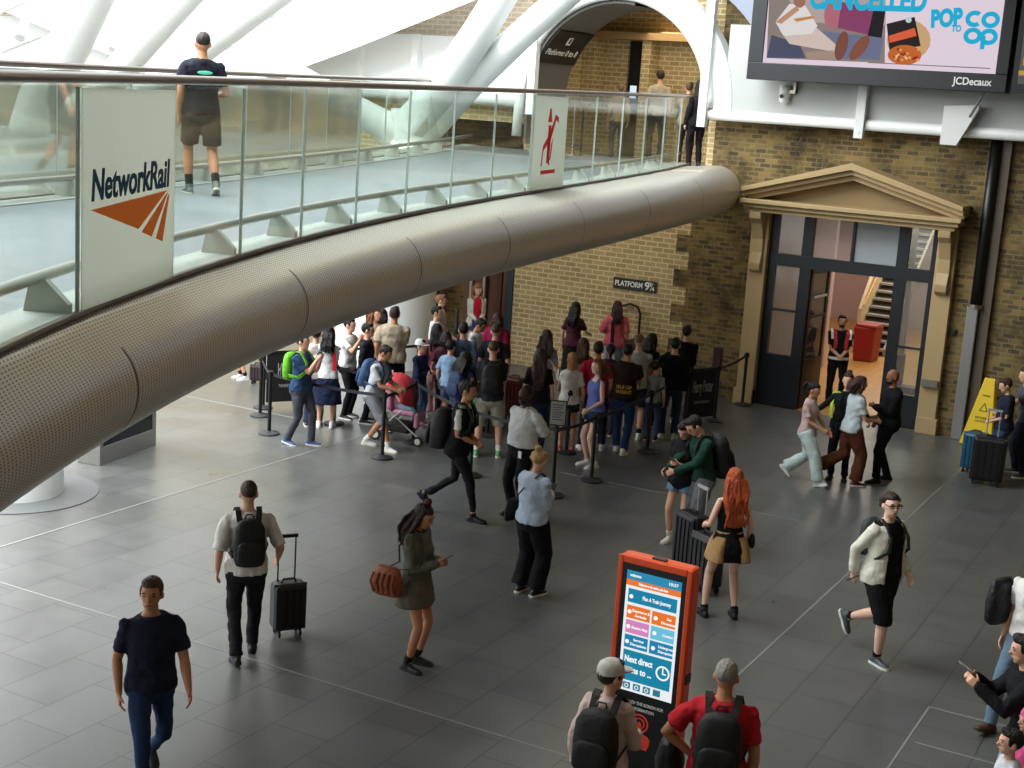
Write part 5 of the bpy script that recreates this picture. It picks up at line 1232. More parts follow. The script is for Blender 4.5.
def crossbag(hp, label, side=-1, c='#17171a', w=.26, h=.22, d=.1, z=.95, strap=True, cat='bag', slouch=False, name='shoulder_bag', y=-.02, sc_=None):
    x = side * (.20 * hp.w + d / 2 + .02); at = hp.T((x, y, z)); e = carried(hp, name, at, label, cat); m = leather(c)
    b = BM(); rows = []
    for t, kx, ky in ((-.5, .6, .75), (-.42, .95, .95), (0, 1.1, 1.0), (.4, .75, .82), (.5, .4, .7)):
        rows.append((Vector((x, y, z + t * h)), Vector((d / 2 * kx, 0, 0)), Vector((0, w / 2 * ky, 0))))
    loft(b, rows, 18)
    for v in b.verts: v.co.z += hp.dz
    cput(b, at); o = obj('bag_body', b, m, e, smooth=True)
    if slouch:
        for k_ in range(5):
            b = BM(); yy = y - w * .32 + k_ * w * .16; tube(b, [(x + side * d * .5, yy, z + h * .3 + hp.dz), (x + side * d * .6, yy * 1.1, z + hp.dz), (x + side * d * .45, yy, z - h * .38 + hp.dz)], .012, 6); obj('gather', cput(b, at), m, e)
    if strap:
        o_s = -side if strap == 'cross' else side
        sxx = .09 * hp.w * o_s
        pts = [hp.T(p) for p in ((x, y - .03, z + h * .4), (side * .17 * hp.w, -.10, 1.16), (side * .05 if o_s != side else side * .14, -.135 * hp.w, 1.3), (sxx, -.075, 1.47), (sxx, 0, 1.495), (sxx, .075, 1.44), (side * .02 if o_s != side else side * .13, .14 * hp.w, 1.28), (side * .16 * hp.w, .12, 1.12), (x, y + .03, z + h * .4))]
        b = BM(); strip(b, pts, [Vector((1, 0, .2))] * 9, .025, .008); obj('strap', cput(b, at), mat('strap', sc_ or c, .6), e)
    return e
def phone(hp, label, sx=1, c='#15151a', both=False):
    el, wr, hd = hp.arms[sx]; d = (wr - el).normalized(); p = wr + d * .10 + Vector((-sx * .01, 0, .035)); e = carried(hp, 'phone', p, label, 'phone')
    M_ = Matrix.Rotation(R(-55), 4, 'X'); b = BM(); cbox(b, (0, 0, 0), (.075, .009, .155), M_); obj('phone_case', b, mat('phone_case', c, .35), e, bevel=.003)
    b = BM(); cbox(b, (0, -.0055, 0), (.068, .001, .145), M_); obj('display', b, mat('phone_display', '#2c3440', .15), e)
    return e
# ================================================================ who stands where
# ---- foreground
p = person(152, 575, 1.80, 10, 'man in navy v-neck t-shirt and blue jeans walking alone at lower left', '#1d2436', '#23375a', skin='tan', hair='short', hc='#4a3626', feet='walkR', hL='swf', hR='down', w=1.06, hyaw=-22, shoe='#1f2d2c', sole='#2a2a2a', bottom='slim', loose=.017)
p = person(249, 481, 1.80, 186, 'man in white shirt and black trousers walking away with a black backpack', '#d9d6d0', '#1d1d22', skin='light', hair='buzz', hc='#3d2c20', feet='stepR', hL=(-.27, .0, .88), hR=(.30, .05, .98), w=1.08, shoe='#16181c', sole='#16181c', sleeve='elbow', belly=.1)
backpack(p, 'black backpack on the man in white shirt pulling a suitcase', w=.29, h=.45, d=.15)
p = person(420, 503, 1.68, 60, 'woman in green camouflage jacket and short grey skirt looking at her phone', '#5d6156', '#645f55', fem=1, hair='long', hl=.36, hc='#2a1512', feet='stand', hL='phone', hR='phone', hpitch=20, bottom='skirt', hem=.70, flare=.06, sleeve='long', shoe='#22241e', sole='#2c2e28', sock='#1a1a1a', skin='tan', hemz=.86, loose=.03, boot=.03, collar='#3c4036')
crossbag(p, 'rust brown slouchy leather handbag on the woman in camouflage jacket', side=1, c='#8e4a2c', w=.36, h=.30, d=.15, z=.98, slouch=True, name='handbag', y=-.16, sc_='#3a1f16')
phone(p, 'phone held by the woman in camouflage jacket', 1)
b = BM(); loft(b, [(p.H((0, -.0, 1.76)), Vector((.03, 0, 0)), Vector((0, .03, 0))), (p.H((0, -.01, 1.80)), Vector((.045, 0, 0)), Vector((0, .045, 0))), (p.H((0, -.01, 1.83)), Vector((.02, 0, 0)), Vector((0, .02, 0)))], 10); obj('hair_bun', b, hairm('#4a2018'), p.root, smooth=True)
p = person(463, 380, 1.90, 72, 'man in black vest and black trousers walking past the queue', '#c9c9c3', '#17171b', skin='tan', hair='short', hc='#14100e', feet=((-.08, -.42, .22, 48), (.08, .26, .085, 0)), hL='clasp', hR='clasp', jacket='#111114', jsleeve='none', shoe='#0e0e10', sole='#0e0e10', lean=5, bottom='slim', gap=12)
backpack(p, 'large black square backpack on the walking man in black vest', w=.36, h=.48, d=.24, c='#141417', zt=1.36)
p = person(527, 386, 1.80, -48, 'bearded attendant in white polo shirt and black trousers facing the queue', '#d4d6d4', '#141418', skin='dark', hair='buzz', hc='#0f0c0b', feet='stand', hL='back', hR='back', w=1.22, belly=.3, beard='#0e0b0a', shoe='#0e0e10', sole='#0e0e10', sleeve='elbow', collar='#d4d6d4', tuck=1, hemz=.97)
b = BM(); cbox(b, (-.13, .16, .88), (.06, .01, .09)); obj('badge', b, wlet, p.root)
p = person(537, 450, 1.70, 142, 'blonde woman in pale blue sweater and black trousers looking at her phone', '#b4c3d6', '#121216', fem=1, hair='bun', hc='#b08a5a', feet='stand', hR='phone', hL='phone', hpitch=24, bottom='wide', sleeve='long', shoe='#1a1a1c', sole='#ece8e0', loose=.035, hemz=.90, skin='light', w=1.06)
crossbag(p, 'black crossbody bag on the blonde woman in pale blue sweater', side=-1, c='#121216', w=.26, h=.26, d=.09, z=.98, strap='cross', y=-.04)
phone(p, 'phone held by the blonde woman in pale blue sweater', 1)
pg = person(688, 419, 1.66, -25, 'young woman in black t-shirt and denim shorts reading her phone beside the man in green', '#15151a', '#6c8aa6', fem=1, hair='short', hc='#1d1310', feet='stand', hL='phone', hR='phone', hpitch=32, bottom='mini', shoe='#d8d4c4', sole='#d8d4c4', loose=.04, hemz=.80, sock='#e0ddd6', skin='light')
phone(pg, 'phone held by the young woman in black t-shirt', -1)
p = person(709, 416, 1.80, -62, 'dark haired man in green jumper and grey shorts leaning over the suitcase', '#1d4034', '#73757b', hair='short', hc='#1a1210', feet='stand', hR=(.10, .46, 1.02), hL=(-.1, .44, 1.04), hpitch=30, lean=10, sleeve='long', bottom='longshorts', shoe='#4a2022', sole='#2a2a2a', skin='light', sock='#6a2a2a')
backpack(p, 'big black backpack on the man in green jumper', w=.34, h=.52, d=.22, c='#17151a', c2='#211c22')
p = person(736, 469, 1.72, 200, 'red haired woman in black top and tan and black skirt seen from behind', '#101014', '#101014', fem=1, hair='wavy', hl=.50, hc='#a8481f', feet=((-.2, .05, .085, 0), (.14, -.02, .085, 0)), hL=(-.23, .2, 1.04), hR='down', sleeve='strapless', bottom='skirt', hem=.70, flare=.07, skirt2='#a8865a', shoe='#0f0f11', sole='#0f0f11', skin='pale', sock='#121214', sockh=.1)
b = BM(); loft(b, [(Vector((0, 0, z)), Vector((.155, 0, 0)), Vector((0, .118, 0))) for z in (1.0, 1.035)], 24); obj('belt', b, leather('#b39a6c'), p.root)
crossbag(p, 'small black bag at the hip of the red haired woman', side=1, c='#121214', w=.16, h=.16, d=.07, z=.93, strap=False, name='waist_bag')
p = person(892, 493, 1.82, 52, 'man in white jacket and black shorts walking across the right of the floor', '#111114', '#101013', hair='tousled', hc='#2e1d17', feet='lift', hR=(.22, -.18, .90), hL=(-.22, .14, .92), jacket='#dad8c8', jsleeve='long', w=1.12, belly=.12, bottom='longshorts', shoe='#4a5258', sole='#dfe0d6', gap=34, hyaw=-22, glasses=1, skin='pale', sock='#1a1a1c', sockh=.12)
backpack(p, 'small dark grey backpack on the man in white jacket', w=.27, h=.38, d=.13, c='#2a2f36', pocket=False, sw=.034)
phone(p, 'phone in the hand of the man in white jacket', 1)
# ---- at the kiosk
p = person(612, 661, 1.66, 162, 'person in pale cap and pale pink top using the kiosk', '#cdb3ae', '#15151a', fem=1, hair='short', hc='#3a2a20', cap='#c3c0ba', feet='stand', hR=(.16, .28, 1.08), hL='down', hyaw=-38, sleeve='long', loose=.026, skin='light')
backpack(p, 'black rucksack on the person in pale cap at the kiosk', w=.34, h=.5, d=.2, c='#121215')
p = person(728, 660, 1.78, 178, 'grey haired man in red t-shirt standing beside the kiosk', '#b3202a', '#23252c', hair='buzz', hc='#8b8680', feet='apart', hL='hip', hR='down', w=1.12, skin='tan', loose=.02)
backpack(p, 'black backpack on the grey haired man in red t-shirt', w=.32, h=.50, d=.17, c='#0f0f12')
crossbag(p, 'black holdall between the two people at the kiosk', side=-1, c='#111114', w=.34, h=.34, d=.2, z=.9, strap=False, name='holdall', y=.1).location.x += 0
# ---- right edge
p = person(1042, 548, 1.80, -30, 'person in pale top and faded jeans cut off by the right edge', '#d8d6d2', '#61788c', hair='short', hc='#2a1c14', feet='walkR', skin='light', shoe='#5a3424', sole='#3a2a20', hR='down', hL='down')
crossbag(p, 'black and blue shoulder bag at the right edge of the picture', side=1, c='#16181d', w=.36, h=.42, d=.18, z=1.18, strap=False, y=.05)
p = person(1040, 640, 1.72, -75, 'person in black top holding a phone at the lower right edge', '#121216', '#8fa9bf', hair='short', hc='#1c1410', feet='stand', hL=(-.1, .44, 1.30), hR=(.1, .44, 1.30), sleeve='long', skin='light', lean=8, loose=.03)
phone(p, 'phone held out at the lower right edge', 1, c='#8a8672')
person(1013, 733, 1.25, -70, 'black haired boy at the bottom right corner', '#c9ccd0', '#2a3038', hair='short', hc='#0e0c0c', feet='stand', hs=1.15, skin='light')
p = person(1032, 712, 1.2, -60, 'child with a pink hood at the bottom right corner', '#d8548c', '#3a3a44', hair='long', hl=.2, hc='#d06a94', feet='stand', hs=1.15, cap='#e0649a', brim=0)
person(1010, 378, 1.66, -75, 'woman in navy t-shirt and jeans at the right beside the luggage', '#1c2233', '#31465f', fem=1, hair='short', hc='#3a241a', feet='stand', hL='clasp', hR='clasp', hpitch=20, shoe='#d8d5cc', skin='light', w=1.12, belly=.12)
person(1034, 370, 1.80, -72, 'man in grey t-shirt reaching to the black suitcase at the right edge', '#4c5158', '#1a1f2c', hair='short', hc='#3a2c22', feet='apart', hL=(-.12, .52, 1.02), hR='down', lean=8, shoe='#3a3d42', skin='light', w=1.1)
# ---- doorway group
person(813, 381, 1.60, 68, 'girl with dark ponytail, pink t-shirt and pale mint trousers walking right', '#c4a8a4', '#bccdca', fem=1, hair='pony', hc='#150f0e', feet='walkR', hR=(.1, .30, 1.0), hL='swf', bottom='wide', shoe='#cfd2d0', skin='tan', hpitch=14)
ps_ = person(849, 373, 1.70, -8, 'staff member in black jacket with yellow stripe holding arms out', '#131417', '#121317', fem=1, hair='bun', hc='#38231a', feet='stand', hL=(-.42, .26, 1.06), hR=(.48, .22, 1.04), sleeve='long', shoe='#101012', sole='#101012', jacket='#15171a', skin='light', gap=10)
b = BM()
for sx in (-1, 1): strip(b, [ps_.T(q) for q in ((sx * .10, .07, 1.44), (sx * .165, .02, 1.425), (sx * .205, .04, 1.33), (sx * .20, .09, 1.2), (sx * .19, .10, 1.02))], Vector((1, -.6, .3)), .06, .012)
obj('yellow_stripes', b, mat('hi_vis', '#b9d83a', .5), ps_.root)
hp_ = person(858, 377, 1.72, 115, 'woman in pale grey t-shirt and rust brown trousers striding right', '#b7c4c6', '#5a3220', fem=1, hair='bob', hc='#3b2019', feet='lift', hR=(.12, .34, 1.06), hL=(-.1, .34, 1.08), bottom='wide', shoe='#6e1f3c', sole='#d9d5d0', skin='light', loose=.035, lean=4)
person(895, 369, 1.80, -68, 'bald bearded man in black clothes standing in front of the doorway', '#0d0e11', '#0d0e12', hair='bald', beard='#161110', feet=((-.12, .14, .085, 0), (.12, -.12, .085, 0)), hL='phone', hR='pocket', sleeve='long', shoe='#0b0b0d', sole='#0b0b0d', skin='brown', w=1.15, loose=.03)
p = person(843, 315, 1.78, 8, 'attendant in black and red uniform vest standing inside the doorway', '#17181c', '#0f1014', hair='short', hc='#2a1a14', feet='stand', hL='clasp', hR='clasp', beard='#2a1a14', shoe='#0d0d0f', sole='#0d0d0f', skin='light', w=1.08, z0=.006)
b = BM()
for sx in (-1, 1):
    strip(b, [p.T(q) for q in ((sx * .12, .02, 1.47), (sx * .12, .125, 1.40), (sx * .10, .155, 1.25), (sx * .10, .158, 1.12))], Vector((1, 0, 0)), .07, .008)
obj('red_panels', b, cloth('#c23a3a'), p.root)
b = BM()
for sx in (-1, 1): strip(b, [p.T(q) for q in ((sx * .17, -.0, 1.47), (sx * .175, .10, 1.42), (sx * .165, .14, 1.30))], Vector((1, 0, 0)), .05, .008)
obj('shoulder_panels', b, wlet, p.root)
b = BM(); loft(b, [(Vector((0, 0, z)), Vector((.212, 0, 0)), Vector((0, .165, 0))) for z in (.90, .95)], 20)
obj('reflective_band', b, wlet, p.root)
# ---- bridge and passage
DZ_ = near(11).z
p = person(203, 32, 1.74, 192, 'man in black printed t-shirt and dark shorts walking along the footbridge', '#171a24', '#3a3733', hair='buzz', hc='#2a211c', feet=((-.10, .10, .085, 0), (.13, -.22, .13, 25)), hL='down', hR=(.2, .2, 1.08), w=1.08, bottom='shorts', shoe='#6b6d66', sole='#c9cdb8', sock='#1a1a1c', sockh=.3, skin='tan', z0=4.285, loose=.02)
b = BM(); ball(b, (0, 0, 0), (.085, .006, .022)); o = obj('shirt_print', b, mat('print_green', '#58c0a0', .6), p.root); o.location = p.T((0, -.142, 1.32))
b = BM(); cbox(b, (0, 0, 0), (.22, .006, .028)); o = obj('shirt_print', b, mat('print_white', '#cfd8e0', .6), p.root); o.location = p.T((0, -.146, 1.26)); 
pz = 4.46
person(461, 82, 1.70, 190, 'blurred person in beige coat in the arched passage, left of the others', '#8b7458', '#4a4038', hair='short', hc='#3a2a1e', feet='stand', z0=pz, sleeve='long') if False else None
def passage(px, py, h, *a, **k):
    P0_ = gy(px, py, WY + k.pop('dy')); h_ = P0_.z - 4.38; q = person(px, py, h_, *a, z0=4.38, **k); return q
passage(621, 84, 0, 190, 'person in beige coat in the arched passage, left of the man with shoulder strap', '#8b7458', '#4a4038', hair='short', hc='#6a5238', feet='stand', dy=1.6, sleeve='long')
pp = passage(661, 70, 0, 182, 'man in white shirt with a dark shoulder strap in the arched passage', '#a89a86', '#2c2a2a', hair='short', hc='#2a1c14', feet='stand', dy=2.4)
passage(690, 82, 0, 172, 'person in beige hooded jacket at the right of the arched passage', '#7c6a4c', '#2e2824', hair='short', hc='#5a4630', feet='stand', dy=1.2, sleeve='long')
passage(701, 80, 0, 200, 'dark haired person in black at the right edge of the arched passage', '#17151a', '#17151a', hair='long', hc='#120e0e', feet='stand', dy=.8, sleeve='long', fem=1)
b = BM(); cbox(b, (0, 0, 0), (.14, .02, .26)); o = obj('wall_light', b, mat('lit_panel', '#cfe0ff', emit=1.2)); o.location = gy(633, 92, WY + 1.9); tag(o, 'small bright screen in the arched passage', 'screen')
# barrier rail in the passage
e = empty('passage_barrier', gy(572, 156, WY - .6) * 1.0, 'low steel and black barrier at the end of the footbridge deck', 'barrier'); e.location.z = near(25.4).z
b = BM(); cyl(b, (0, 0, 0), (0, 0, .02), .14, 18); cyl(b, (0, 0, .02), (0, 0, 1.0), .02, 10); obj('post', b, steel, e)
b = BM(); cyl(b, (.18, 0, 0), (.18, 0, .95), .02, 8); cyl(b, (-.4, 0, .2), (.18, 0, .2), .015, 8); obj('frame', b, blackm, e)

# ---- the queue, left block
p = person(303, 334, 1.76, 60, 'man in blue t-shirt and grey trousers photographing at the left end of the queue', '#2b4664', '#4a4b55', hair='short', hc='#1c1410', feet='stepL', hL=(-.05, .30, 1.40), hR=(.05, .30, 1.40), shoe='#3f5a86', sole='#e0e0e0', skin='light', w=1.1, bottom='long')
backpack(p, 'bright green backpack on the man in blue t-shirt', c='#63b21f', c2='#3d3f42', w=.30, h=.42, d=.15)
phone(p, 'phone raised by the man in blue t-shirt', 1)
person(316, 338, 1.66, 175, 'child in dark cap behind the man with green backpack', '#c9b6b2', '#26324a', hair='short', hc='#17110f', feet='stand', skin='light', cap='#17181c', dist=1.0)
p = person(329, 326, 1.70, 172, 'woman with long dark hair, white top and navy skirt in the queue', '#dcdcdc', '#1a2440', fem=1, hair='long', hl=.30, hc='#17100f', feet='stand', hR='clasp', hL='down', bottom='skirt', hem=.42, flare=.08, shoe='#dcdcd8', skin='light')
crossbag(p, 'denim blue bag on the woman in navy skirt', side=-1, c='#4c6584', w=.26, h=.28, d=.1, z=1.02)
b = BM(); strip(b, [p.T(q) for q in ((.12, -.13, 1.32), (.14, -.135, 1.16), (.13, -.14, 1.02))], Vector((1, 0, 0)), .06, .01); obj('red_side_panel', b, cloth('#c4243a'), p.root)
person(350, 318, 1.72, 60, 'person in white shirt raising a phone behind the woman in navy skirt', '#d9d8d6', '#18181c', hair='short', hc='#15100e', feet='stand', hR='up', hL='up', skin='light')
person(368, 323, 1.70, 80, 'dark haired man in black leather jacket in the queue', '#1c1f24', '#1d2026', hair='short', hc='#1a1310', feet='stand', sleeve='long', skin='light')
person(376, 311, 1.74, 40, 'woman with light brown hair and beige top in the queue', '#b79c86', '#2c2c30', fem=1, hair='long', hl=.2, hc='#7c4e30', feet='stand', dist=.4, skin='light')
p = person(395, 307, 1.88, 172, 'tall man in beige t-shirt and black trousers with his back turned', '#b4a890', '#121318', hair='short', hc='#3a2a20', feet='stand', hR='clasp', hL='down', skin='tan', w=1.18, loose=.03)
person(382, 315, 1.66, 178, 'woman with straight dark hair partly behind the man in beige t-shirt', '#4c4a4e', '#22242c', fem=1, hair='long', hc='#1d1412', feet='stand', dist=.7)
pm = person(376, 342, 1.74, 62, 'man in grey t-shirt and grey shorts pushing the red pram', '#c4c8cc', '#8b8d92', hair='short', hc='#241913', feet=((-.10, -.14, .085, 0), (.10, .36, .085, 0)), hL=(-.10, .44, 1.06), hR=(.10, .44, 1.06), lean=12, hpitch=12, bottom='longshorts', shoe='#e2e0d8', sole='#d8d2c0', sock='#e0e0e0', skin='tan')
backpack(pm, 'blue backpack on the man pushing the pram', c='#3e5c84', w=.29, h=.42, d=.15, c2='#385478')
person(421, 341, 1.45, 60, 'child in white cap and navy jumper beside the pram', '#1c2440', '#4a6c94', hair='short', hc='#17110f', cap='#e4e2de', feet='stand', hL='fold', hR='fold', sleeve='long', hs=1.1, skin='light', shoe='#d0d0d0')
person(437, 324, 1.64, 185, 'woman with long black hair and pink trousers behind the child in white cap', '#7a3c4a', '#caa09c', fem=1, hair='long', hl=.26, hc='#15100f', feet='stand', bottom='wide', sleeve='long', shoe='#e4e0dc')
person(437, 306, 1.72, 75, 'person in white t-shirt pointing right near the black sign post', '#dedcda', '#8f7f76', hair='short', hc='#15110f', feet='stand', hR=(.1, .5, 1.15), hL=(-.05, .45, 1.1), skin='light')
person(441, 300, 1.70, 85, 'person with ginger hair just behind the one pointing right', '#c7b8a8', '#5a5048', hair='short', hc='#8a5a3c', feet='stand', dist=.7)
p = person(451, 341, 1.50, 150, 'boy in light blue t-shirt in the queue', '#8fb0d0', '#5a6c88', hair='short', hc='#1f1713', feet='stand', skin='light', bottom='shorts', hs=1.05)
p = person(466, 352, 1.62, 140, 'girl with curly dark hair and bare shoulders hugging herself in the queue', '#30406a', '#1d2330', fem=1, hair='wavy', hl=.25, hc='#17100e', feet='stand', hL='fold', hR='fold', sleeve='none', skin='tan')
backpack(p, 'navy blue backpack on the girl with curly hair', c='#2c3c66', w=.3, h=.44, d=.16)
p = person(464, 323, 1.74, 178, 'man in faded denim jacket with a dark strap in the queue', '#5f7592', '#2a3242', hair='short', hc='#17120f', feet='stand', sleeve='long', skin='light')
crossbag(p, 'dark crossbody bag on the man in denim jacket', side=1, c='#1a1c22', w=.2, h=.2, d=.08, z=1.0, strap='cross')
person(477, 317, 1.70, 70, 'man in white t-shirt looking down beside the attendant', '#d3dade', '#2f4858', hair='short', hc='#120e0d', feet='stand', hpitch=30, hL='phone', hR='phone', skin='tan')
person(446, 344, 1.6, 165, 'person with dark maroon scarf in the middle of the queue', '#4a2630', '#2a2228', fem=1, hair='bob', hc='#241313', feet='stand', dist=1.2)
person(478, 283, 1.72, 12, 'attendant with blond hair, white cardigan and red top at the blue doorway', '#bf1f34', '#3a4f80', fem=1, hair='long', hl=.26, hc='#9c6c42', feet='stand', hL='clasp', hR='clasp', hpitch=22, jacket='#d8d4cc', skin='pale', hfront=1, bottom='mini', gap=28)
person(498, 313, 1.70, 165, 'person with brown hair in magenta jumper near the blue doorway', '#9c1f4c', '#2c2a34', fem=1, hair='bob', hc='#4a2a22', feet='stand', sleeve='long', w=1.12, loose=.04)
person(496, 327, 1.76, 176, 'man with shaved head in black t-shirt, behind the man with black backpack', '#22242a', '#2a2a2e', hair='buzz', hc='#4a3a2e', feet='stand', skin='light', w=1.08, dist=.3)
p = person(494, 341, 1.84, 180, 'man in charcoal t-shirt and khaki shorts with his back turned', '#2c2f36', '#aca79a', hair='buzz', hc='#4e3322', feet='apart', hL='phone', hR='clasp', bottom='longshorts', shoe='#6fae6c', sole='#e8e8e0', sock='#e0e0da', skin='light', w=1.08)
backpack(p, 'black backpack on the man in khaki shorts', w=.29, h=.44, d=.16, c='#131316')
suitcase(gz(468, 432), R(10), 'bright green patterned suitcase in the queue', w=.34, d=.22, h=.52, c='#2f9c3c', handle=.35)
suitcase(gz(513, 420), R(0), 'dark red printed suitcase beside the man in khaki shorts', w=.34, d=.24, h=.7, c='#5a1f1f', handle=0)
# middle block
p = person(547, 330, 1.72, 176, 'woman with long brown hair and pale grey top near the wall', '#a9a6b0', '#2c2c36', fem=1, hair='wavy', hl=.36, hc='#34201a', feet='stand', hR='down', hL='fwd', skin='light')
crossbag(p, 'white strapped shoulder bag on the woman with long brown hair', side=1, c='#d2ccc8', w=.24, h=.22, d=.08, z=1.0, strap='cross')
person(541, 348, 1.74, 182, 'woman with very long straight brown hair and black top', '#1b1517', '#1d2b40', fem=1, hair='long', hl=.52, hc='#3a221a', feet='stand', bottom='slim', shoe='#d0cdc6')
person(576, 302, 1.70, 160, 'attendant with long black hair, maroon shirt and black skirt at the brick wall', '#4c1f30', '#0f0f12', fem=1, hair='long', hl=.36, hc='#100c0e', feet='stand', hR=(.22, .36, 1.08), hL='down', bottom='skirt', hem=.22, flare=.05)
p = person(618, 301, 1.72, 188, 'woman in salmon pink cardigan with brown ponytail at the brick wall', '#c9606a', '#8f9ea8', fem=1, hair='long', hl=.32, hc='#2e1a18', feet='stand', hL=(-.22, .26, 1.1), sleeve='elbow', loose=.035, w=1.1, hemz=.84)
b = BM(); strip(b, [p.T(q) for q in ((-.085, .05, 1.50), (-.085, -.06, 1.48), (-.085, -.155, 1.3), (-.08, -.165, 1.1), (-.08, -.18, .92))], Vector((1, 0, 0)), .07, .01); obj('scarf_stripe', b, cloth('#4a1c3a'), p.root)
person(573, 353, 1.62, 186, 'woman with curly blond hair, white t-shirt and dark green shorts', '#dcd9cf', '#22301f', fem=1, hair='curly', hc='#a9743e', feet='stand', bottom='mini', shoe='#c05048', hL='fwd', skin='light')
person(584, 338, 1.64, 170, 'person with long brown hair behind the woman with curly blond hair', '#6c6f74', '#2c2c30', fem=1, hair='long', hc='#4a2c1e', feet='stand')
person(599, 342, 1.78, 185, 'man in dark red t-shirt and dark trousers in the queue', '#a01c2c', '#1b2233', hair='short', hc='#12100f', feet='apart', skin='tan', w=1.1, shoe='#d8d8d4')
person(599, 359, 1.70, -62, 'woman in blue tank top and denim shorts leaning on the belt post', '#6672b4', '#26364f', fem=1, hair='bob', hc='#6c4228', feet='stand', hR='down', hL=(-.2, .22, .98), sleeve='tank', bottom='mini', shoe='#dcdad4', skin='pale', loose=.04, hemz=.92)
person(611, 347, 1.58, 180, 'girl with black hair tied back in front of the wall', '#3c3a40', '#3a3a44', fem=1, hair='pony', hc='#100d0d', feet='stand', dist=.3)
p = person(628, 345, 1.80, 170, 'man in dark brown t-shirt with yellow lettering and blue jeans', '#2c1c19', '#1f3a63', hair='short', hc='#120f0e', feet='stepL', hR='fwd', hL='fwd', shoe='#e0ded8', sole='#e0ded8', skin='tan', w=1.15, bottom='long', lean=4)
for s, dz_ in (('ISLE OF', 0), ('WIGHT', -.07)):
    t = text(s, None, Matrix(), .075, mat('yellow_print', '#c9a43c', .6), bold=.03); t.parent = p.root; t.matrix_local = Matrix.Translation(p.T((0.02, -.165, 1.08 + dz_))) @ plane_M((0, 0, 0), (1, 0, 0), (0, 0, 1))
person(640, 334, 1.80, 172, 'man with shaved head, grey t-shirt and dark shorts in the queue', '#a8a69f', '#2f3338', hair='buzz', hc='#8a6a54', feet='stand', hR='fwd', bottom='shorts', shoe='#e4e4e0', sock='#17171a', skin='light', w=1.08, hyaw=-25)
person(652, 338, 1.66, 150, 'person with black hair beside the man with shaved head', '#141216', '#1c1c22', fem=1, hair='long', hl=.2, hc='#0f0c0c', feet='stand', dist=.5)
person(656, 362, 1.35, 170, 'child in pale jacket beside the man in dark jacket', '#8a8a88', '#3a4a66', hair='short', hc='#15100f', feet='stand', hs=1.1)
person(676, 338, 1.74, 178, 'black haired person in dark jacket and jeans nearest the right banner', '#0f1015', '#22324c', hair='short', hc='#0c0a0a', feet='stand', sleeve='long', shoe='#c9c5b8', w=1.1, hL='up')
person(687, 330, 1.76, 170, 'dark haired man in black jumper at the right end of the queue', '#101015', '#15161c', hair='short', hc='#0f0c0b', feet='stand', sleeve='long', dist=.5, hR='clasp')
person(243, 379, 1.6, -70, 'person mostly hidden behind the bridge tube, only legs showing', '#c9a090', '#1a1a1e', hair='short', hc='#241913', foot=1, feet='stand', bottom='shorts', shoe='#d8d8d8', skin='light', sock='#151518')
suitcase(gz(258, 384), R(10), 'small dark bag standing on the floor behind the bridge tube', w=.3, d=.2, h=.3, c='#2a1c20', handle=0)

# ---- pram with the child
c_ = gz(402, 440); hd_ = pm.root.rotation_euler.z
e = empty('pram', c_, 'red hooded pram with black basket and pale wheels pushed through the queue', 'pram', rz=hd_)
fm = mat('pram_frame', '#b9b4ac', .35, .6); blk = mat('pram_black', '#141417', .7)
b = BM()
for sx in (-.22, .22):
    tube(b, [(sx, -.55, 1.0), (sx, -.3, .62), (sx, .12, .32), (sx, .42, .12)], .014, 8); tube(b, [(sx, -.34, .12), (sx, -.05, .42), (sx, .1, .55)], .014, 8)
tube(b, [(-.22, -.55, 1.0), (.22, -.55, 1.0)], .016, 8); tube(b, [(-.22, -.34, .14), (.22, -.34, .14)], .012, 8); obj('frame', b, fm, e)
b = BM(); box(b, (-.2, -.32, .16), (.2, .2, .30)); obj('basket', b, blk, e, bevel=.03)
b = BM(); box(b, (-.18, -.10, .44), (.18, .28, .52)); box(b, (-.18, -.26, .46), (.18, -.14, .98), Matrix.Rotation(0, 4, 'X')); box(b, (-.16, .26, .26), (.16, .34, .50)); obj('seat', b, mat('pram_pink', '#c98aa4', .7), e, bevel=.03)
b = BM(); n = 12; rows = []
for i in range(7):
    a = R(100 - i * 22 + 10); rows.append([(.22 * math.cos(t), -.12 + .36 * math.cos(a) * math.sin(t) if False else -.12 + .34 * math.cos(a) * (.5 + .5 * math.sin(t)), .72 + .36 * math.sin(a) * (.35 + .65 * math.sin(t))) for t in [math.pi * j / n for j in range(n + 1)]])
vr = [[b.verts.new(p_) for p_ in r_] for r_ in rows]
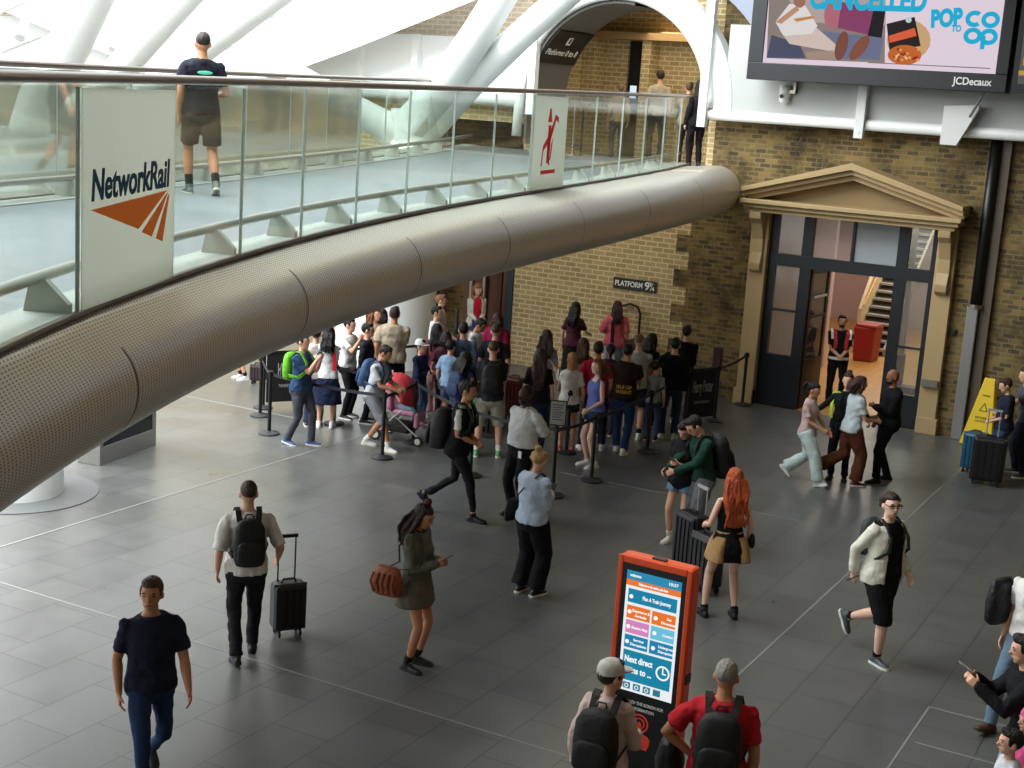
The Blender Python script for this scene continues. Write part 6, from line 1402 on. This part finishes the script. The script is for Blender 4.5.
for a_, q_ in zip(vr, vr[1:]):
    for j in range(n): b.faces.new((a_[j], a_[j + 1], q_[j + 1], q_[j]))
o = obj('hood', b, mat('pram_red', '#c4343a', .7, bump=.3), e, smooth=True); sm_ = o.modifiers.new('solid', 'SOLIDIFY'); sm_.thickness = .02
for sx in (-.24, .24):
    for y, r in ((-.36, .095), (.40, .08)):
        b = BM(); cyl(b, (sx - .02, y, r), (sx + .02, y, r), r, 20); o = obj('wheel', b, mat('tyre_black', '#1c1c1e', .6), e)
        b = BM(); cyl(b, (sx - .024, y, r), (sx + .024, y, r), r * .62, 16); obj('wheel_disc', b, mat('disc_pale', '#cfcabc', .5), o)
q = e.location; s_ = .52
ch = empty('person', q, 'small child with jeans and pink shoes sitting in the red pram', 'person', rz=hd_)
b = BM()
tube(b, [(0, -.08, .56), (0, -.10, .70), (0, -.10, .78)], [.09, .10, .05], 12, True); ball(b, (0, -.08, .89), (.075, .085, .09))
for sx in (-1, 1):
    tube(b, [(sx * .05, -.04, .56), (sx * .08, .20, .56), (sx * .08, .32, .36)], [.055, .045, .035], 10, True); tube(b, [(sx * .1, -.09, .76), (sx * .15, .02, .66), (sx * .06, .12, .64)], [.035, .028, .02], 8, True)
o = obj('body', b, skinm(SK['light']), ch); rm(o, .012, 1)
b = BM(); tube(b, [(0, -.08, .56), (0, -.10, .70), (0, -.10, .77)], [.10, .11, .07], 12, True); o = obj('top', b, cloth('#d8a0b8'), ch); rm(o, .014, 1)
b = BM()
for sx in (-1, 1): tube(b, [(sx * .05, -.04, .56), (sx * .08, .20, .56), (sx * .08, .31, .38)], [.065, .055, .048], 10, True)
o = obj('trousers', b, cloth('#8aa6bc'), ch); rm(o, .014, 1)
for sx in (-1, 1): b = BM(); ball(b, (sx * .08, .36, .34), (.035, .065, .035)); obj('shoe', b, mat('shoe', '#d09ab0', .5, bump=.3, bscale=30), ch, smooth=True)
b = BM(); ball(b, (0, -.10, .91), (.08, .085, .085)); obj('hair', b, hairm('#5a3a28'), ch, smooth=True)
